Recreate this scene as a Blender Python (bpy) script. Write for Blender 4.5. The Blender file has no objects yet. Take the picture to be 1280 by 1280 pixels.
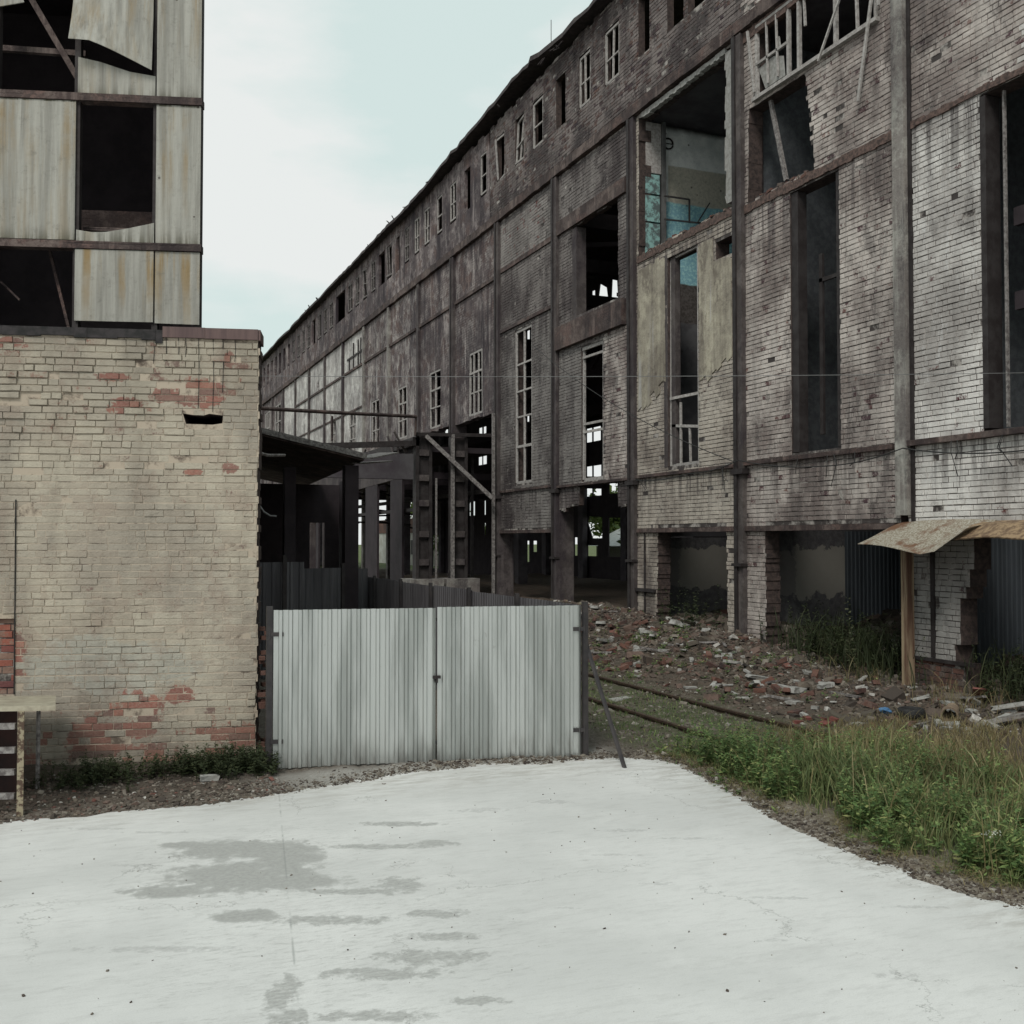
import bpy, math, random
import numpy as np
from mathutils import Vector, Matrix, noise as mnoise
from mathutils.geometry import tessellate_polygon
random.seed(7); rng = np.random.default_rng(7)
S = bpy.context.scene
COL = S.collection
R = math.radians

# ------------------------------------------------------------------ camera
cam = bpy.data.cameras.new('camera'); co = bpy.data.objects.new('camera', cam); COL.objects.link(co)
cam.sensor_width = 36; cam.lens = 36 * 1281 / 1280
cam.clip_start = .1; cam.clip_end = 3000
co.location = (0, 0, 2.8)
co.rotation_euler = (R(90) + math.atan(35 / 1281), 0, -R(22.4))
S.camera = co
# ------------------------------------------------------------------ world
SUN_EL, SUN_AZ = R(48), R(222)
W = bpy.data.worlds.new('World'); S.world = W; W.use_nodes = True
wt = W.node_tree; wt.nodes.clear()
def wn(t, **k):
    n = wt.nodes.new(t)
    for a, b in k.items(): setattr(n, a, b)
    return n
wo = wn('ShaderNodeOutputWorld'); bg = wn('ShaderNodeBackground')
sky = wn('ShaderNodeTexSky'); sky.sky_type = 'NISHITA'; sky.sun_disc = False
sky.sun_elevation = SUN_EL; sky.sun_rotation = SUN_AZ; sky.air_density = 1.0; sky.dust_density = 3
tc = wn('ShaderNodeTexCoord'); mp = wn('ShaderNodeMapping'); mp.inputs['Scale'].default_value = (1, 1, 2.6)
mp.inputs['Location'].default_value = (.9, .3, .55)
nz = wn('ShaderNodeTexNoise'); nz.inputs['Scale'].default_value = 2.3; nz.inputs['Detail'].default_value = 7; nz.inputs['Roughness'].default_value = .52
rp = wn('ShaderNodeValToRGB'); rp.color_ramp.elements[0].position = .44; rp.color_ramp.elements[1].position = .56
rp.color_ramp.elements[0].color = (.22, .22, .22, 1); rp.color_ramp.elements[1].color = (1, 1, 1, 1)
mx = wn('ShaderNodeMix', data_type='RGBA')
sc_ = wn('ShaderNodeMix', data_type='RGBA', blend_type='MULTIPLY'); sc_.inputs[0].default_value = 1
sc_.inputs[7].default_value = (1.0, 1.03, .84, 1)
lift = wn('ShaderNodeMix', data_type='RGBA'); lift.inputs[0].default_value = .88
lift.inputs[7].default_value = (6.0, 7.35, 7.1, 1)
L = wt.links.new
L(tc.outputs['Generated'], mp.inputs['Vector']); L(mp.outputs[0], nz.inputs['Vector']); sx_ = wn('ShaderNodeSeparateXYZ'); L(tc.outputs['Generated'], sx_.inputs[0]); ma_ = wn('ShaderNodeMath', operation='MULTIPLY_ADD'); ma_.inputs[1].default_value = -.42; ma_.inputs[2].default_value = .16; L(sx_.outputs[2], ma_.inputs[0]); ad_ = wn('ShaderNodeMath', operation='ADD'); L(ma_.outputs[0], ad_.inputs[0]); L(nz.outputs['Fac'], ad_.inputs[1]); L(ad_.outputs[0], rp.inputs[0])
L(sky.outputs[0], sc_.inputs[6]); L(sc_.outputs[2], lift.inputs[6])
L(rp.outputs[0], mx.inputs[0]); L(lift.outputs[2], mx.inputs[6]); mx.inputs[7].default_value = (7.35, 7.6, 7.5, 1)
L(mx.outputs[2], bg.inputs['Color']); bg.inputs['Strength'].default_value = .1; L(bg.outputs[0], wo.inputs[0])
# ------------------------------------------------------------------ sun
sl = bpy.data.lights.new('sun', 'SUN'); so = bpy.data.objects.new('sun', sl); COL.objects.link(so)
sl.energy = 1.75; sl.angle = R(18); sl.color = (1, .945, .89)
sd = Vector((math.sin(SUN_AZ) * math.cos(SUN_EL), math.cos(SUN_AZ) * math.cos(SUN_EL), math.sin(SUN_EL)))
so.rotation_euler = sd.to_track_quat('Z', 'Y').to_euler(); so.location = (0, -20, 40)
S.view_settings.view_transform = 'Standard'; S.view_settings.look = 'None'
S.view_settings.exposure = .15; S.view_settings.gamma = 1

# ================================================================== materials
class N:
    def __init__(s, name, rough=.85, metal=0.0, spec=.3):
        s.m = bpy.data.materials.new(name); s.m.use_nodes = True; s.t = s.m.node_tree
        s.b = s.t.nodes['Principled BSDF']; s.b.inputs['Roughness'].default_value = rough
        s.b.inputs['Metallic'].default_value = metal; s.b.inputs['Specular IOR Level'].default_value = spec
        s.geo = s.t.nodes.new('ShaderNodeNewGeometry'); s.P = s.geo.outputs['Position']; s.rnd = s.geo.outputs['Random Per Island']
    def l(s, a, b): s.t.links.new(a, b)
    def setin(s, inp, v):
        if isinstance(v, bpy.types.NodeSocket): s.l(v, inp)
        elif isinstance(v, (tuple, list)): inp.default_value = tuple(v) + ((1,) if len(v) == 3 and len(inp.default_value) == 4 else ())
        else: inp.default_value = v
    def map(s, sc=(1, 1, 1), rz=0, loc=(0, 0, 0)):
        n = s.t.nodes.new('ShaderNodeMapping'); s.l(s.P, n.inputs[0]); n.inputs['Scale'].default_value = sc
        n.inputs['Rotation'].default_value = (0, 0, rz); n.inputs['Location'].default_value = loc; return n.outputs[0]
    def noise(s, scale, vec=None, detail=5, rough=.6, dist=0, col=False):
        n = s.t.nodes.new('ShaderNodeTexNoise'); s.l(vec or s.P, n.inputs['Vector'])
        n.inputs['Scale'].default_value = scale; n.inputs['Detail'].default_value = detail; n.inputs['Roughness'].default_value = rough
        n.inputs['Distortion'].default_value = dist
        return n.outputs['Color' if col else 'Fac']
    def voro(s, scale, vec=None, feat='F1'):
        n = s.t.nodes.new('ShaderNodeTexVoronoi'); s.l(vec or s.P, n.inputs['Vector']); n.inputs['Scale'].default_value = scale; n.feature = feat
        return n.outputs['Distance']
    def math(s, op, a, b=0.0, c=None, clamp=False):
        n = s.t.nodes.new('ShaderNodeMath'); n.operation = op; n.use_clamp = clamp
        s.setin(n.inputs[0], a); s.setin(n.inputs[1], b)
        if c is not None: s.setin(n.inputs[2], c)
        return n.outputs[0]
    def step(s, v, lo, hi, a=0.0, b=1.0):
        n = s.t.nodes.new('ShaderNodeMapRange'); n.interpolation_type = 'SMOOTHSTEP'
        s.setin(n.inputs[0], v); n.inputs[1].default_value = lo; n.inputs[2].default_value = hi; n.inputs[3].default_value = a; n.inputs[4].default_value = b
        return n.outputs[0]
    def mix(s, f, a, b, mode='MIX'):
        n = s.t.nodes.new('ShaderNodeMix'); n.data_type = 'RGBA'; n.blend_type = mode
        s.setin(n.inputs[0], f); s.setin(n.inputs[6], a); s.setin(n.inputs[7], b); return n.outputs[2]
    def ramp(s, f, stops, const=False):
        n = s.t.nodes.new('ShaderNodeValToRGB'); s.l(f, n.inputs[0]); r = n.color_ramp
        if const: r.interpolation = 'CONSTANT'
        while len(r.elements) < len(stops): r.elements.new(.5)
        for e, (p, c) in zip(r.elements, stops): e.position = p; e.color = tuple(c) + (1,)
        return n.outputs[0]
    def grey(s, v):
        n = s.t.nodes.new('ShaderNodeCombineColor'); [s.l(v, n.inputs[i]) for i in range(3)]; return n.outputs[0]
    def xyz(s, vec=None):
        n = s.t.nodes.new('ShaderNodeSeparateXYZ'); s.l(vec or s.P, n.inputs[0]); return n.outputs
    def blobs(s, lst, a, b, dist=.25, nscale=3.0, lo=.75, hi=1.15):
        """1 inside the ellipses (ca, cb, ra, rb) of the (a, b) plane, edges broken by noise"""
        out = None; nn = s.math('MULTIPLY', s.math('SUBTRACT', s.noise(nscale, detail=6, rough=.7), .5), dist * 30)
        for ca, cb, ra, rb in lst:
            da = s.math('DIVIDE', s.math('SUBTRACT', a, ca), ra); db = s.math('DIVIDE', s.math('SUBTRACT', b, cb), rb)
            d = s.math('ADD', s.math('MULTIPLY', da, da), s.math('MULTIPLY', db, db))
            out = d if out is None else s.math('MINIMUM', out, d)
        return s.step(s.math('ADD', out, nn), lo, hi, 1, 0)
    def done(s, col, bump=None, strength=.3, dist=.02, rough=None):
        s.setin(s.b.inputs['Base Color'], col)
        if bump is not None:
            n = s.t.nodes.new('ShaderNodeBump'); n.inputs['Strength'].default_value = strength; n.inputs['Distance'].default_value = dist
            s.l(bump, n.inputs['Height']); s.l(n.outputs[0], s.b.inputs['Normal'])
        if rough is not None: s.setin(s.b.inputs['Roughness'], rough)
        return s.m

def brick_mat(name, paint, paint2, brick, thr=.62, grime=.6, gcol=(.03, .027, .028), streak=.5, blobs=None, plaster=None, moss=False):
    n = N(name)
    big = n.noise(.55, detail=7, rough=.65); st = n.noise(1.0, n.map((2.2, 2.2, .16)), detail=6, rough=.65); fine = n.noise(34, detail=4)
    med = n.noise(3.2, detail=6, rough=.7)
    pc = n.mix(n.step(big, .38, .62), paint, paint2)
    pc = n.mix(n.step(n.rnd, 0, 1, 0, .35), pc, [c * .62 for c in paint])
    bc = n.ramp(n.rnd, [(0, [c * .55 for c in brick]), (.4, brick), (.75, [brick[0] * 1.25, brick[1] * 1.1, brick[2]]), (1, [brick[0] * .5, brick[1] * .55, brick[2] * .8])])
    m = n.math('ADD', n.math('MULTIPLY', med, .55), n.math('ADD', n.math('MULTIPLY', fine, .2), n.math('MULTIPLY', n.rnd, .25)))
    mask = n.step(m, thr - .025, thr + .035)
    if blobs:
        x, y, z = n.xyz(n.map((1, 1, 1), blobs[0]))
        bm_ = n.blobs(blobs[1], x, z, .16, 7.0)
        bm_ = n.math('MULTIPLY', bm_, n.step(n.math('ADD', n.rnd, n.math('MULTIPLY', fine, .5)), .42, .52))
        mask = n.math('MAXIMUM', mask, bm_)
    col = n.mix(mask, pc, bc)
    if plaster:   # flaking render: zone list in (y, z)
        x, y, z = n.xyz()
        col = n.mix(n.blobs(plaster[1], y, z, .12, 2.5), col, n.mix(n.step(st, .4, .6), plaster[0], [c * .7 for c in plaster[0]]))
    g = n.math('ADD', n.math('MULTIPLY', n.step(big, .42, .68), .6), n.math('MULTIPLY', n.step(st, .45, .72), streak))
    g = n.math('ADD', g, n.math('MULTIPLY', n.step(med, .5, .75), .3))
    g = n.math('MULTIPLY', g, grime, clamp=True)
    col = n.mix(g, col, gcol)
    soot = n.math('MULTIPLY', n.step(n.noise(1.6, n.map((1, 1, .55)), detail=9, rough=.78), .54, .62), .65); col = n.mix(n.math('MULTIPLY', soot, min(1, grime * 1.1)), col, gcol)
    pale = n.math('MULTIPLY', n.step(n.noise(2.4, n.map((1.6, 1.6, .4), 0, (9, 3, 1)), detail=9, rough=.78), .56, .64), .35); col = n.mix(pale, col, [min(.72, c * 1.15) for c in paint])
    X_, Y_, Z_ = n.xyz(); drip = n.noise(1.0, n.map((5.5, 5.5, .12), 0, (1, 4, 2)), detail=6, rough=.7)
    band = n.math('MAXIMUM', n.math('MULTIPLY', n.step(Z_, 8.2, 10.2), n.step(Z_, 10.35, 10.3)), n.math('MULTIPLY', n.step(Z_, 3.3, 4.5), n.step(Z_, 4.6, 4.55)))
    col = n.mix(n.math('MULTIPLY', n.math('MULTIPLY', band, n.step(drip, .46, .6)), .7), col, [c * 1.4 for c in gcol])
    pit = n.step(n.noise(15, detail=3, rough=.8), .62, .7)
    col = n.mix(n.math('MULTIPLY', pit, .45), col, [c * 1.5 for c in gcol])
    if moss:
        x, y, z = n.xyz()
        mz = n.math('MULTIPLY', n.step(z, .7, -.1), n.step(med, .4, .6)); col = n.mix(n.math('MULTIPLY', mz, .7), col, (.03, .035, .025))
    return n.done(col, n.math('ADD', fine, n.math('MULTIPLY', med, .8)), .55, .015)

def plaster_mat(name, a, b, dark=(.036, .028, .033), amount=.8, brick=0.0, panel=False):
    n = N(name)
    big = n.noise(.32, detail=8, rough=.68); st = n.noise(1.0, n.map((1.6, 1.6, .1)), detail=7, rough=.7); fine = n.noise(22, detail=5); med = n.noise(1.7, detail=8, rough=.75)
    col = n.mix(n.step(med, .42, .56), a, b)
    if brick:
        peel = n.math('MULTIPLY', n.step(n.noise(1.25, detail=9, rough=.72), .53, .56), .85); col = n.mix(peel, col, n.mix(n.step(fine, .4, .6), (.17, .11, .095), (.09, .062, .056)))
    g = n.math('ADD', n.math('MULTIPLY', n.step(big, .4, .62), .55), n.math('MULTIPLY', n.step(st, .42, .68), .6))
    g = n.math('ADD', g, n.math('MULTIPLY', n.step(n.noise(5, detail=6, rough=.8), .48, .66), .35))
    col = n.mix(n.math('MULTIPLY', g, amount, clamp=True), col, dark)
    soot = n.math('MULTIPLY', n.step(n.noise(1.1, n.map((1, 1, .5)), detail=9, rough=.78), .53, .60), .75 * amount); col = n.mix(soot, col, dark)
    run = n.math('MULTIPLY', n.step(n.noise(1.0, n.map((2.6, 2.6, .13), 0, (5, 2, 7)), detail=6, rough=.7), .55, .68), n.step(n.noise(.7, detail=5), .44, .56))
    col = n.mix(n.math('MULTIPLY', run, .6), col, [min(.5, c * 1.5) for c in a])
    h = n.math('ADD', fine, n.math('MULTIPLY', med, 1.5))
    if brick:
        t = n.t.nodes.new('ShaderNodeTexBrick'); c = n.t.nodes.new('ShaderNodeCombineXYZ'); x, y, z = n.xyz()
        n.l(y, c.inputs[0]); n.l(z, c.inputs[1]); n.l(c.outputs[0], t.inputs['Vector'])
        t.inputs['Scale'].default_value = 1; t.inputs['Brick Width'].default_value = .27; t.inputs['Row Height'].default_value = .1
        t.inputs['Mortar Size'].default_value = .011; t.inputs['Mortar Smooth'].default_value = .4
        mk = n.math('MULTIPLY', t.outputs['Fac'], n.step(n.noise(.9, detail=6), .6 - brick * .3, .75 - brick * .3))
        col = n.mix(n.math('MULTIPLY', mk, .65), col, [c * .8 for c in dark])
        h = n.math('SUBTRACT', h, n.math('MULTIPLY', mk, 1.2))
    return n.done(col, h, .6, .02)

def simple(name, c1, c2, scale=4, rough=.8, metal=0, bump=.2, lo=.35, hi=.65, streak=False, spec=.3, per=0.0):
    n = N(name, rough, metal, spec)
    v = n.map((2, 2, .15)) if streak else None
    a = n.noise(scale, v, detail=7, rough=.68); col = n.mix(n.step(a, lo, hi), c1, c2)
    if per: col = n.mix(n.math('MULTIPLY', n.rnd, per), col, [c * .35 for c in c1])
    return n.done(col, n.noise(scale * 7, v, detail=4), bump, .01)

M = {}
RED = (.19, .06, .045)
M['mortar'] = simple('mortar', (.05, .042, .04), (.36, .335, .31), 2.6, lo=.46, hi=.62)
M['mortar_left'] = simple('mortar_cream', (.11, .085, .068), (.40, .34, .27), 5, lo=.34, hi=.52)
DK = (.034, .027, .0285)
M['bA'] = brick_mat('whitewashed_brick_pale', (.72, .70, .67), (.48, .45, .425), RED, .68, .46, DK)
M['bB'] = brick_mat('whitewashed_brick_stained', (.58, .53, .49), (.29, .24, .22), (.17, .085, .07), .635, .72, DK)
M['bC'] = brick_mat('whitewashed_brick_yellowed', (.50, .455, .395), (.30, .255, .22), (.13, .06, .05), .67, .7, DK,
                    )
M['bD'] = brick_mat('sooty_brick', (.22, .2, .19), (.12, .1, .098), (.09, .05, .045), .67, .95, DK)
M['bE'] = brick_mat('sooty_brick_grey', (.22, .205, .195), (.13, .115, .11), (.09, .05, .045), .68, .95, DK)
M['bU'] = brick_mat('burnt_brick', (.22, .19, .18), (.09, .074, .072), (.095, .06, .052), .57, 1.0, DK)
M['patch'] = brick_mat('pale_infill_brick', (.30, .28, .265), (.2, .18, .17), RED, .62, .45, DK)
M['pier'] = brick_mat('painted_pier_brick', (.34, .33, .315), (.26, .25, .235), (.12, .05, .04), .68, .4, DK)
M['low'] = brick_mat('dirty_brown_brick', (.17, .14, .12), (.10, .075, .066), (.13, .07, .055), .45, .8, DK)
M['bL'] = brick_mat('cream_painted_brick', (.40, .365, .275), (.33, .30, .23), (.33, .10, .07), .70, .42, (.12, .10, .08), streak=.4,
                    blobs=(R(13.9), None), moss=True) if False else None
M['plE'] = plaster_mat('brown_render', (.33, .295, .28), (.14, .112, .11), amount=.98, brick=.6)
M['plF'] = plaster_mat('grey_render', (.38, .35, .33), (.17, .14, .138), amount=.93, brick=.3)
M['plG'] = plaster_mat('mauve_grey_render', (.46, .425, .395), (.22, .185, .178), amount=.88, brick=.3)
M['pan'] = plaster_mat('pale_cladding_panel', (.68, .67, .635), (.44, .42, .40), amount=.6)
M['plU'] = plaster_mat('sooty_render', (.32, .28, .27), (.13, .105, .105), amount=1.0, brick=.3)
M['conc'] = plaster_mat('stained_concrete', (.34, .33, .30), (.22, .2, .185), amount=.7)
M['concd'] = plaster_mat('sooty_concrete', (.12, .105, .1), (.07, .06, .056), amount=.9)
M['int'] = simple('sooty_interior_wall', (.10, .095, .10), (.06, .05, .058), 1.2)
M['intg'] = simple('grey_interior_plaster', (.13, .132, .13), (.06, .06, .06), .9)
M['black'] = simple('black_interior', (.022, .017, .02), (.036, .028, .032), 2)  # near-black base colour for parts inside hall, annex, shed and tower
M['rust'] = simple('rusty_steel', (.12, .055, .035), (.05, .03, .025), 5, .8, .2)
M['rusty'] = simple('ochre_rusty_sheet', (.30, .215, .13), (.13, .085, .055), 9, .8, 0, .5, .4, .6)
M['steel'] = simple('dark_grimy_steel', (.045, .04, .04), (.025, .02, .02), 4, .7, .2)
M['brsteel'] = plaster_mat('scorched_beam', (.16, .125, .112), (.07, .05, .046), (.03, .022, .023), .9, brick=.3)
M['frame'] = simple('peeling_white_frame', (.50, .48, .46), (.27, .25, .235), 14, .8, 0, .3, per=.4)
M['framed'] = simple('grey_weathered_frame', (.26, .245, .235), (.09, .08, .078), 14, .8, 0, .3)
M['wood'] = simple('weathered_timber', (.30, .235, .155), (.11, .06, .04), 3, .85, 0, .4, .4, .6, streak=True)
M['pole'] = simple('dark_painted_steel', (.03, .028, .03), (.05, .045, .045), 5, .6)
M['rail'] = simple('rusty_rail', (.10, .07, .05), (.05, .035, .03), 12, .6, .4)
M['tar'] = simple('black_tar_felt', (.02, .02, .02), (.045, .04, .042), 9, .9)
M['flash'] = simple('brown_sheet_flashing', (.13, .085, .08), (.085, .055, .055), 5, .6, 0, .2, streak=True)
M['roof'] = simple('ragged_roofing', (.035, .03, .032), (.07, .06, .058), 5, .95, 0, .6)
M['white'] = simple('white_plaster_chunks', (.45, .45, .43), (.25, .24, .22), 9, .9, per=.5)
M['wire'] = simple('grey_wire', (.2, .2, .2), (.14, .14, .14), 3, .6)
M['cable'] = simple('black_cable', (.02, .02, .02), (.03, .03, .03), 3, .7)
M['rubber'] = simple('black_rubber', (.014, .014, .015), (.03, .03, .03), 9, .8)
M['blue'] = simple('blue_plastic', (.05, .13, .27), (.09, .19, .33), 9, .4)
M['redp'] = simple('red_painted_panel', (.19, .065, .055), (.12, .05, .042), 7, .6)
M['clay'] = simple('clay_pipe', (.26, .2, .14), (.16, .12, .09), 7, .8)

# left wall bricks (frame rotated 13.9 deg about z: mapped x = along the wall)
M['reveal'] = simple('dark_reveal', (.085, .062, .055), (.035, .027, .026), 11)  # sides of openings and wall ends, darker than the brick face
M['edge'] = simple('broken_brick_edge', (.15, .10, .085), (.05, .036, .032), 13, bump=.6)
def left_brick():
    n = N('cream_painted_brick')
    a = R(13.9)
    x, y, z = n.xyz(n.map((1, 1, 1), a))                    # rotate world so that the wall runs along x
    u = n.math('SUBTRACT', x, 2.04 * math.cos(a) - 13.36 * math.sin(a))
    big = n.noise(.7, detail=7, rough=.65); st = n.noise(1.0, n.map((2.5, 2.5, .2)), detail=6); fine = n.noise(38, detail=4); med = n.noise(4, detail=6, rough=.7)
    pc = n.mix(n.step(big, .4, .6), (.43, .39, .315), (.32, .288, .24))
    pc = n.mix(n.step(n.rnd, 0, 1, 0, .4), pc, (.30, .25, .2))
    pc = n.mix(n.math('MULTIPLY', n.blobs([(-1.9, 1.25, 1.0, .35)], u, z, .2, 2), .5), pc, (.36, .37, .33))
    bc = n.ramp(n.rnd, [(0, (.17, .08, .065)), (.45, (.26, .10, .08)), (.8, (.31, .135, .10)), (1, (.15, .09, .08))])
    top = n.math('MULTIPLY', n.step(z, 3.4, 5.2), .07); bot = n.math('MULTIPLY', n.step(z, 1.05, .1), .17)
    m = n.math('ADD', n.math('MULTIPLY', med, .5), n.math('ADD', n.math('MULTIPLY', fine, .22), n.math('MULTIPLY', n.rnd, .28)))
    m = n.math('ADD', m, n.math('ADD', top, bot))
    mask = n.step(m, .675, .735)
    bl = n.blobs([(-.78, 4.68, .33, .2), (-1.65, 4.48, .25, .12), (-1.2, 4.62, .2, .09), (-.4, 3.72, .1, .07), (-.85, 3.66, .14, .04), (-3.05, 1.3, .2, .5),
                  (-3.1, 5.25, .25, .07), (-.4, 5.1, .08, .1), (-1.55, .6, .35, .3), (-2.0, .3, .35, .3), (-1.0, .85, .2, .12), (-1.3, .75, .12, .1), (-.2, .3, .2, .15), (-1.85, 4.85, .2, .06)], u, z, .14, 9)
    bl = n.math('MULTIPLY', bl, n.step(n.math('ADD', n.rnd, n.math('MULTIPLY', fine, .4)), .28, .38))
    mask = n.math('MAXIMUM', mask, bl)
    peel = n.step(n.noise(2.3, detail=9, rough=.78), .52, .58); pc = n.mix(n.math('MULTIPLY', peel, .4), pc, (.30, .235, .19))
    col = n.mix(n.math('MULTIPLY', mask, n.step(fine, .3, .6, 1, .8)), pc, bc)
    g = n.math('ADD', n.math('MULTIPLY', n.step(st, .42, .7), .45), n.math('MULTIPLY', n.step(med, .5, .75), .35))
    g = n.math('ADD', g, n.math('MULTIPLY', n.step(z, 3.8, 5.4), .28)); g = n.math('ADD', g, n.math('MULTIPLY', n.step(z, .9, .0), .55))
    col = n.mix(n.math('MULTIPLY', g, .62, clamp=True), col, (.075, .062, .05))
    pit = n.step(n.noise(16, detail=3, rough=.8), .62, .7)
    col = n.mix(n.math('MULTIPLY', pit, .35), col, (.06, .05, .042))
    return n.done(col, n.math('ADD', fine, n.math('MULTIPLY', med, .8)), .6, .015)
M['bL'] = left_brick()

def yard_mat():
    n = N('pale_worn_concrete', .8)
    x, y, z = n.xyz(n.map((1, 1, 1), R(22.4)))
    wide = n.map((.8, 3.0, 1), R(22.4))
    base = n.mix(n.step(n.noise(.5, detail=6), .35, .65), (.64, .643, .632), (.535, .54, .53))
    base = n.mix(n.math('MULTIPLY', n.step(n.noise(5.5, wide, detail=9, rough=.8), .47, .68), .4), base, (.40, .40, .39))
    base = n.mix(n.math('MULTIPLY', n.step(n.noise(1.3, wide, detail=10, rough=.82), .5, .66), .42), base, (.42, .42, .41))
    grain = n.noise(90, detail=5, rough=.8); base = n.mix(n.step(grain, .35, .7, 0, .30), base, (.40, .40, .39))
    agg = n.step(n.voro(55), .22, .12); base = n.mix(n.math('MULTIPLY', agg, .22), base, (.3, .3, .29))
    big = n.blobs([(-2.45, 9.35, .62, .3), (-2.3, 8.6, .6, .42), (-1.98, 9.0, .32, .62), (-2.75, 8.25, .35, .16), (-1.85, 8.5, .5, .22), (-1.99, 7.71, .24, .14), (-2.95, 9.5, .35, .1)], x, y, .15, 6, .5, 1.35)
    sm = n.blobs([(-1.31, 7.63, .42, .09), (-.55, 7.76, .24, .09), (-.92, 8.38, .2, .2), (-1.29, 8.25, .35, .07), (-1.18, 9.44, .5, .08), (-.71, 9.54, .22, .1),
                  (-.54, 6.96, .35, .13), (-.84, 6.7, .4, .09), (-.49, 7.32, .28, .07), (-1.42, 6.4, .09, .27), (-1.3, 5.98, .13, .2), (-.81, 6.11, .35, .07), (-.2, 6.31, .17, .06),
                  (-1.11, 10.19, .4, .08)], x, y, .22, 8, .4, 1.4)
    faint = n.blobs([(.43, 11.04, .19, .08), (2.5, 6.67, .13, .05), (1.09, 9.96, .2, .05), (1.19, 8.44, .12, .04), (1.81, 7.25, .09, .03), (-4.07, 10.02, .28, .04), (.4, 7.88, .09, .02),
                     (-.33, 10.71, .25, .08), (.9, 9.2, .2, .03), (1.6, 9.7, .3, .03), (-3.4, 9.9, .3, .03), (-2.4, 7.1, .5, .05), (2.1, 8.1, .2, .03), (-3.2, 8.9, .2, .03), (3.1, 7.9, .2, .03)], x, y, .35, 12, .3, 1.5)
    wear = n.noise(13, wide, detail=7, rough=.8); wf = n.step(wear, .36, .56, .45, 1)
    stain = n.mix(n.step(n.noise(24, detail=6, rough=.75), .35, .7), (.375, .378, .365), (.30, .302, .292))
    col = n.mix(n.math('MULTIPLY', big, n.step(wear, .3, .5, .78, 1)), base, stain); col = n.mix(n.math('MULTIPLY', sm, wf), col, stain); col = n.mix(n.math('MULTIPLY', faint, n.step(wear, .35, .6, .05, .5)), col, (.3, .3, .295))
    halo = n.blobs([(-1.2, 7.2, 1.3, 1.3), (-2.2, 9.0, 1.1, 1.0)], x, y, .2, 3); col = n.mix(n.math('MULTIPLY', halo, n.step(n.noise(9, wide, detail=8, rough=.8), .5, .62, 0, .5)), col, stain)
    scuff = n.math('MULTIPLY', n.step(n.noise(3.4, wide, detail=10, rough=.82), .57, .64), n.step(n.noise(.55, detail=4), .42, .6)); col = n.mix(n.math('MULTIPLY', scuff, .55), col, stain)
    scr = n.step(n.noise(1.0, n.map((1.2, 16, 1), R(14)), detail=8, rough=.8), .64, .72); col = n.mix(n.math('MULTIPLY', scr, .35), col, stain)
    # hairline cracks
    v = n.t.nodes.new('ShaderNodeTexVoronoi'); v.feature = 'DISTANCE_TO_EDGE'; v.inputs['Scale'].default_value = .33
    dv = n.t.nodes.new('ShaderNodeVectorMath'); dv.operation = 'ADD'; nc = n.noise(1.6, detail=6, rough=.7, col=True); n.l(n.P, dv.inputs[0]); n.l(nc, dv.inputs[1]); n.l(dv.outputs[0], v.inputs['Vector'])
    ck = n.math('MULTIPLY', n.step(v.outputs['Distance'], .0035, .0008), n.step(n.noise(.8), .46, .56)); col = n.mix(n.math('MULTIPLY', ck, .55), col, (.2, .2, .19))
    # slab joints
    jx = n.math('ABSOLUTE', n.math('ADD', n.math('SUBTRACT', x, -1.30), n.math('MULTIPLY', n.math('SUBTRACT', y, 6.3), .25)))
    jx = n.math('ADD', jx, n.math('MULTIPLY', n.noise(7), .012)); j = n.math('MULTIPLY', n.step(jx, .006, .02, 1, 0), n.step(n.noise(1.6), .45, .55))
    col = n.mix(n.math('MULTIPLY', j, .6), col, (.25, .26, .25))
    pits = n.math('MULTIPLY', n.step(n.noise(14, wide, detail=5, rough=.75), .63, .72), n.step(n.noise(.9), .45, .6))
    col = n.mix(n.math('MULTIPLY', pits, .45), col, (.28, .28, .27))
    specks = n.step(n.voro(2.3), .035, .02); col = n.mix(n.math('MULTIPLY', specks, .0), col, (.1, .1, .1))
    X, Y, Z = n.xyz()
    # dust and grit washed over the edge along the gate and wall, and along the grass
    e1 = n.math('ADD', n.step(Y, 10.4, 11.8), 0.0); e2 = n.step(X, 5.6, 6.8)
    e = n.math('MULTIPLY', n.math('MAXIMUM', e1, e2), n.step(n.noise(2.6, wide, detail=8, rough=.75), .42, .62))
    col = n.mix(n.math('MULTIPLY', e, .75), col, (.36, .345, .32))
    return n.done(col, n.math('ADD', n.noise(30, detail=6, rough=.7), n.math('MULTIPLY', n.noise(5, wide, detail=6), .3)), .10, .006)
M['yard'] = yard_mat()

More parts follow.
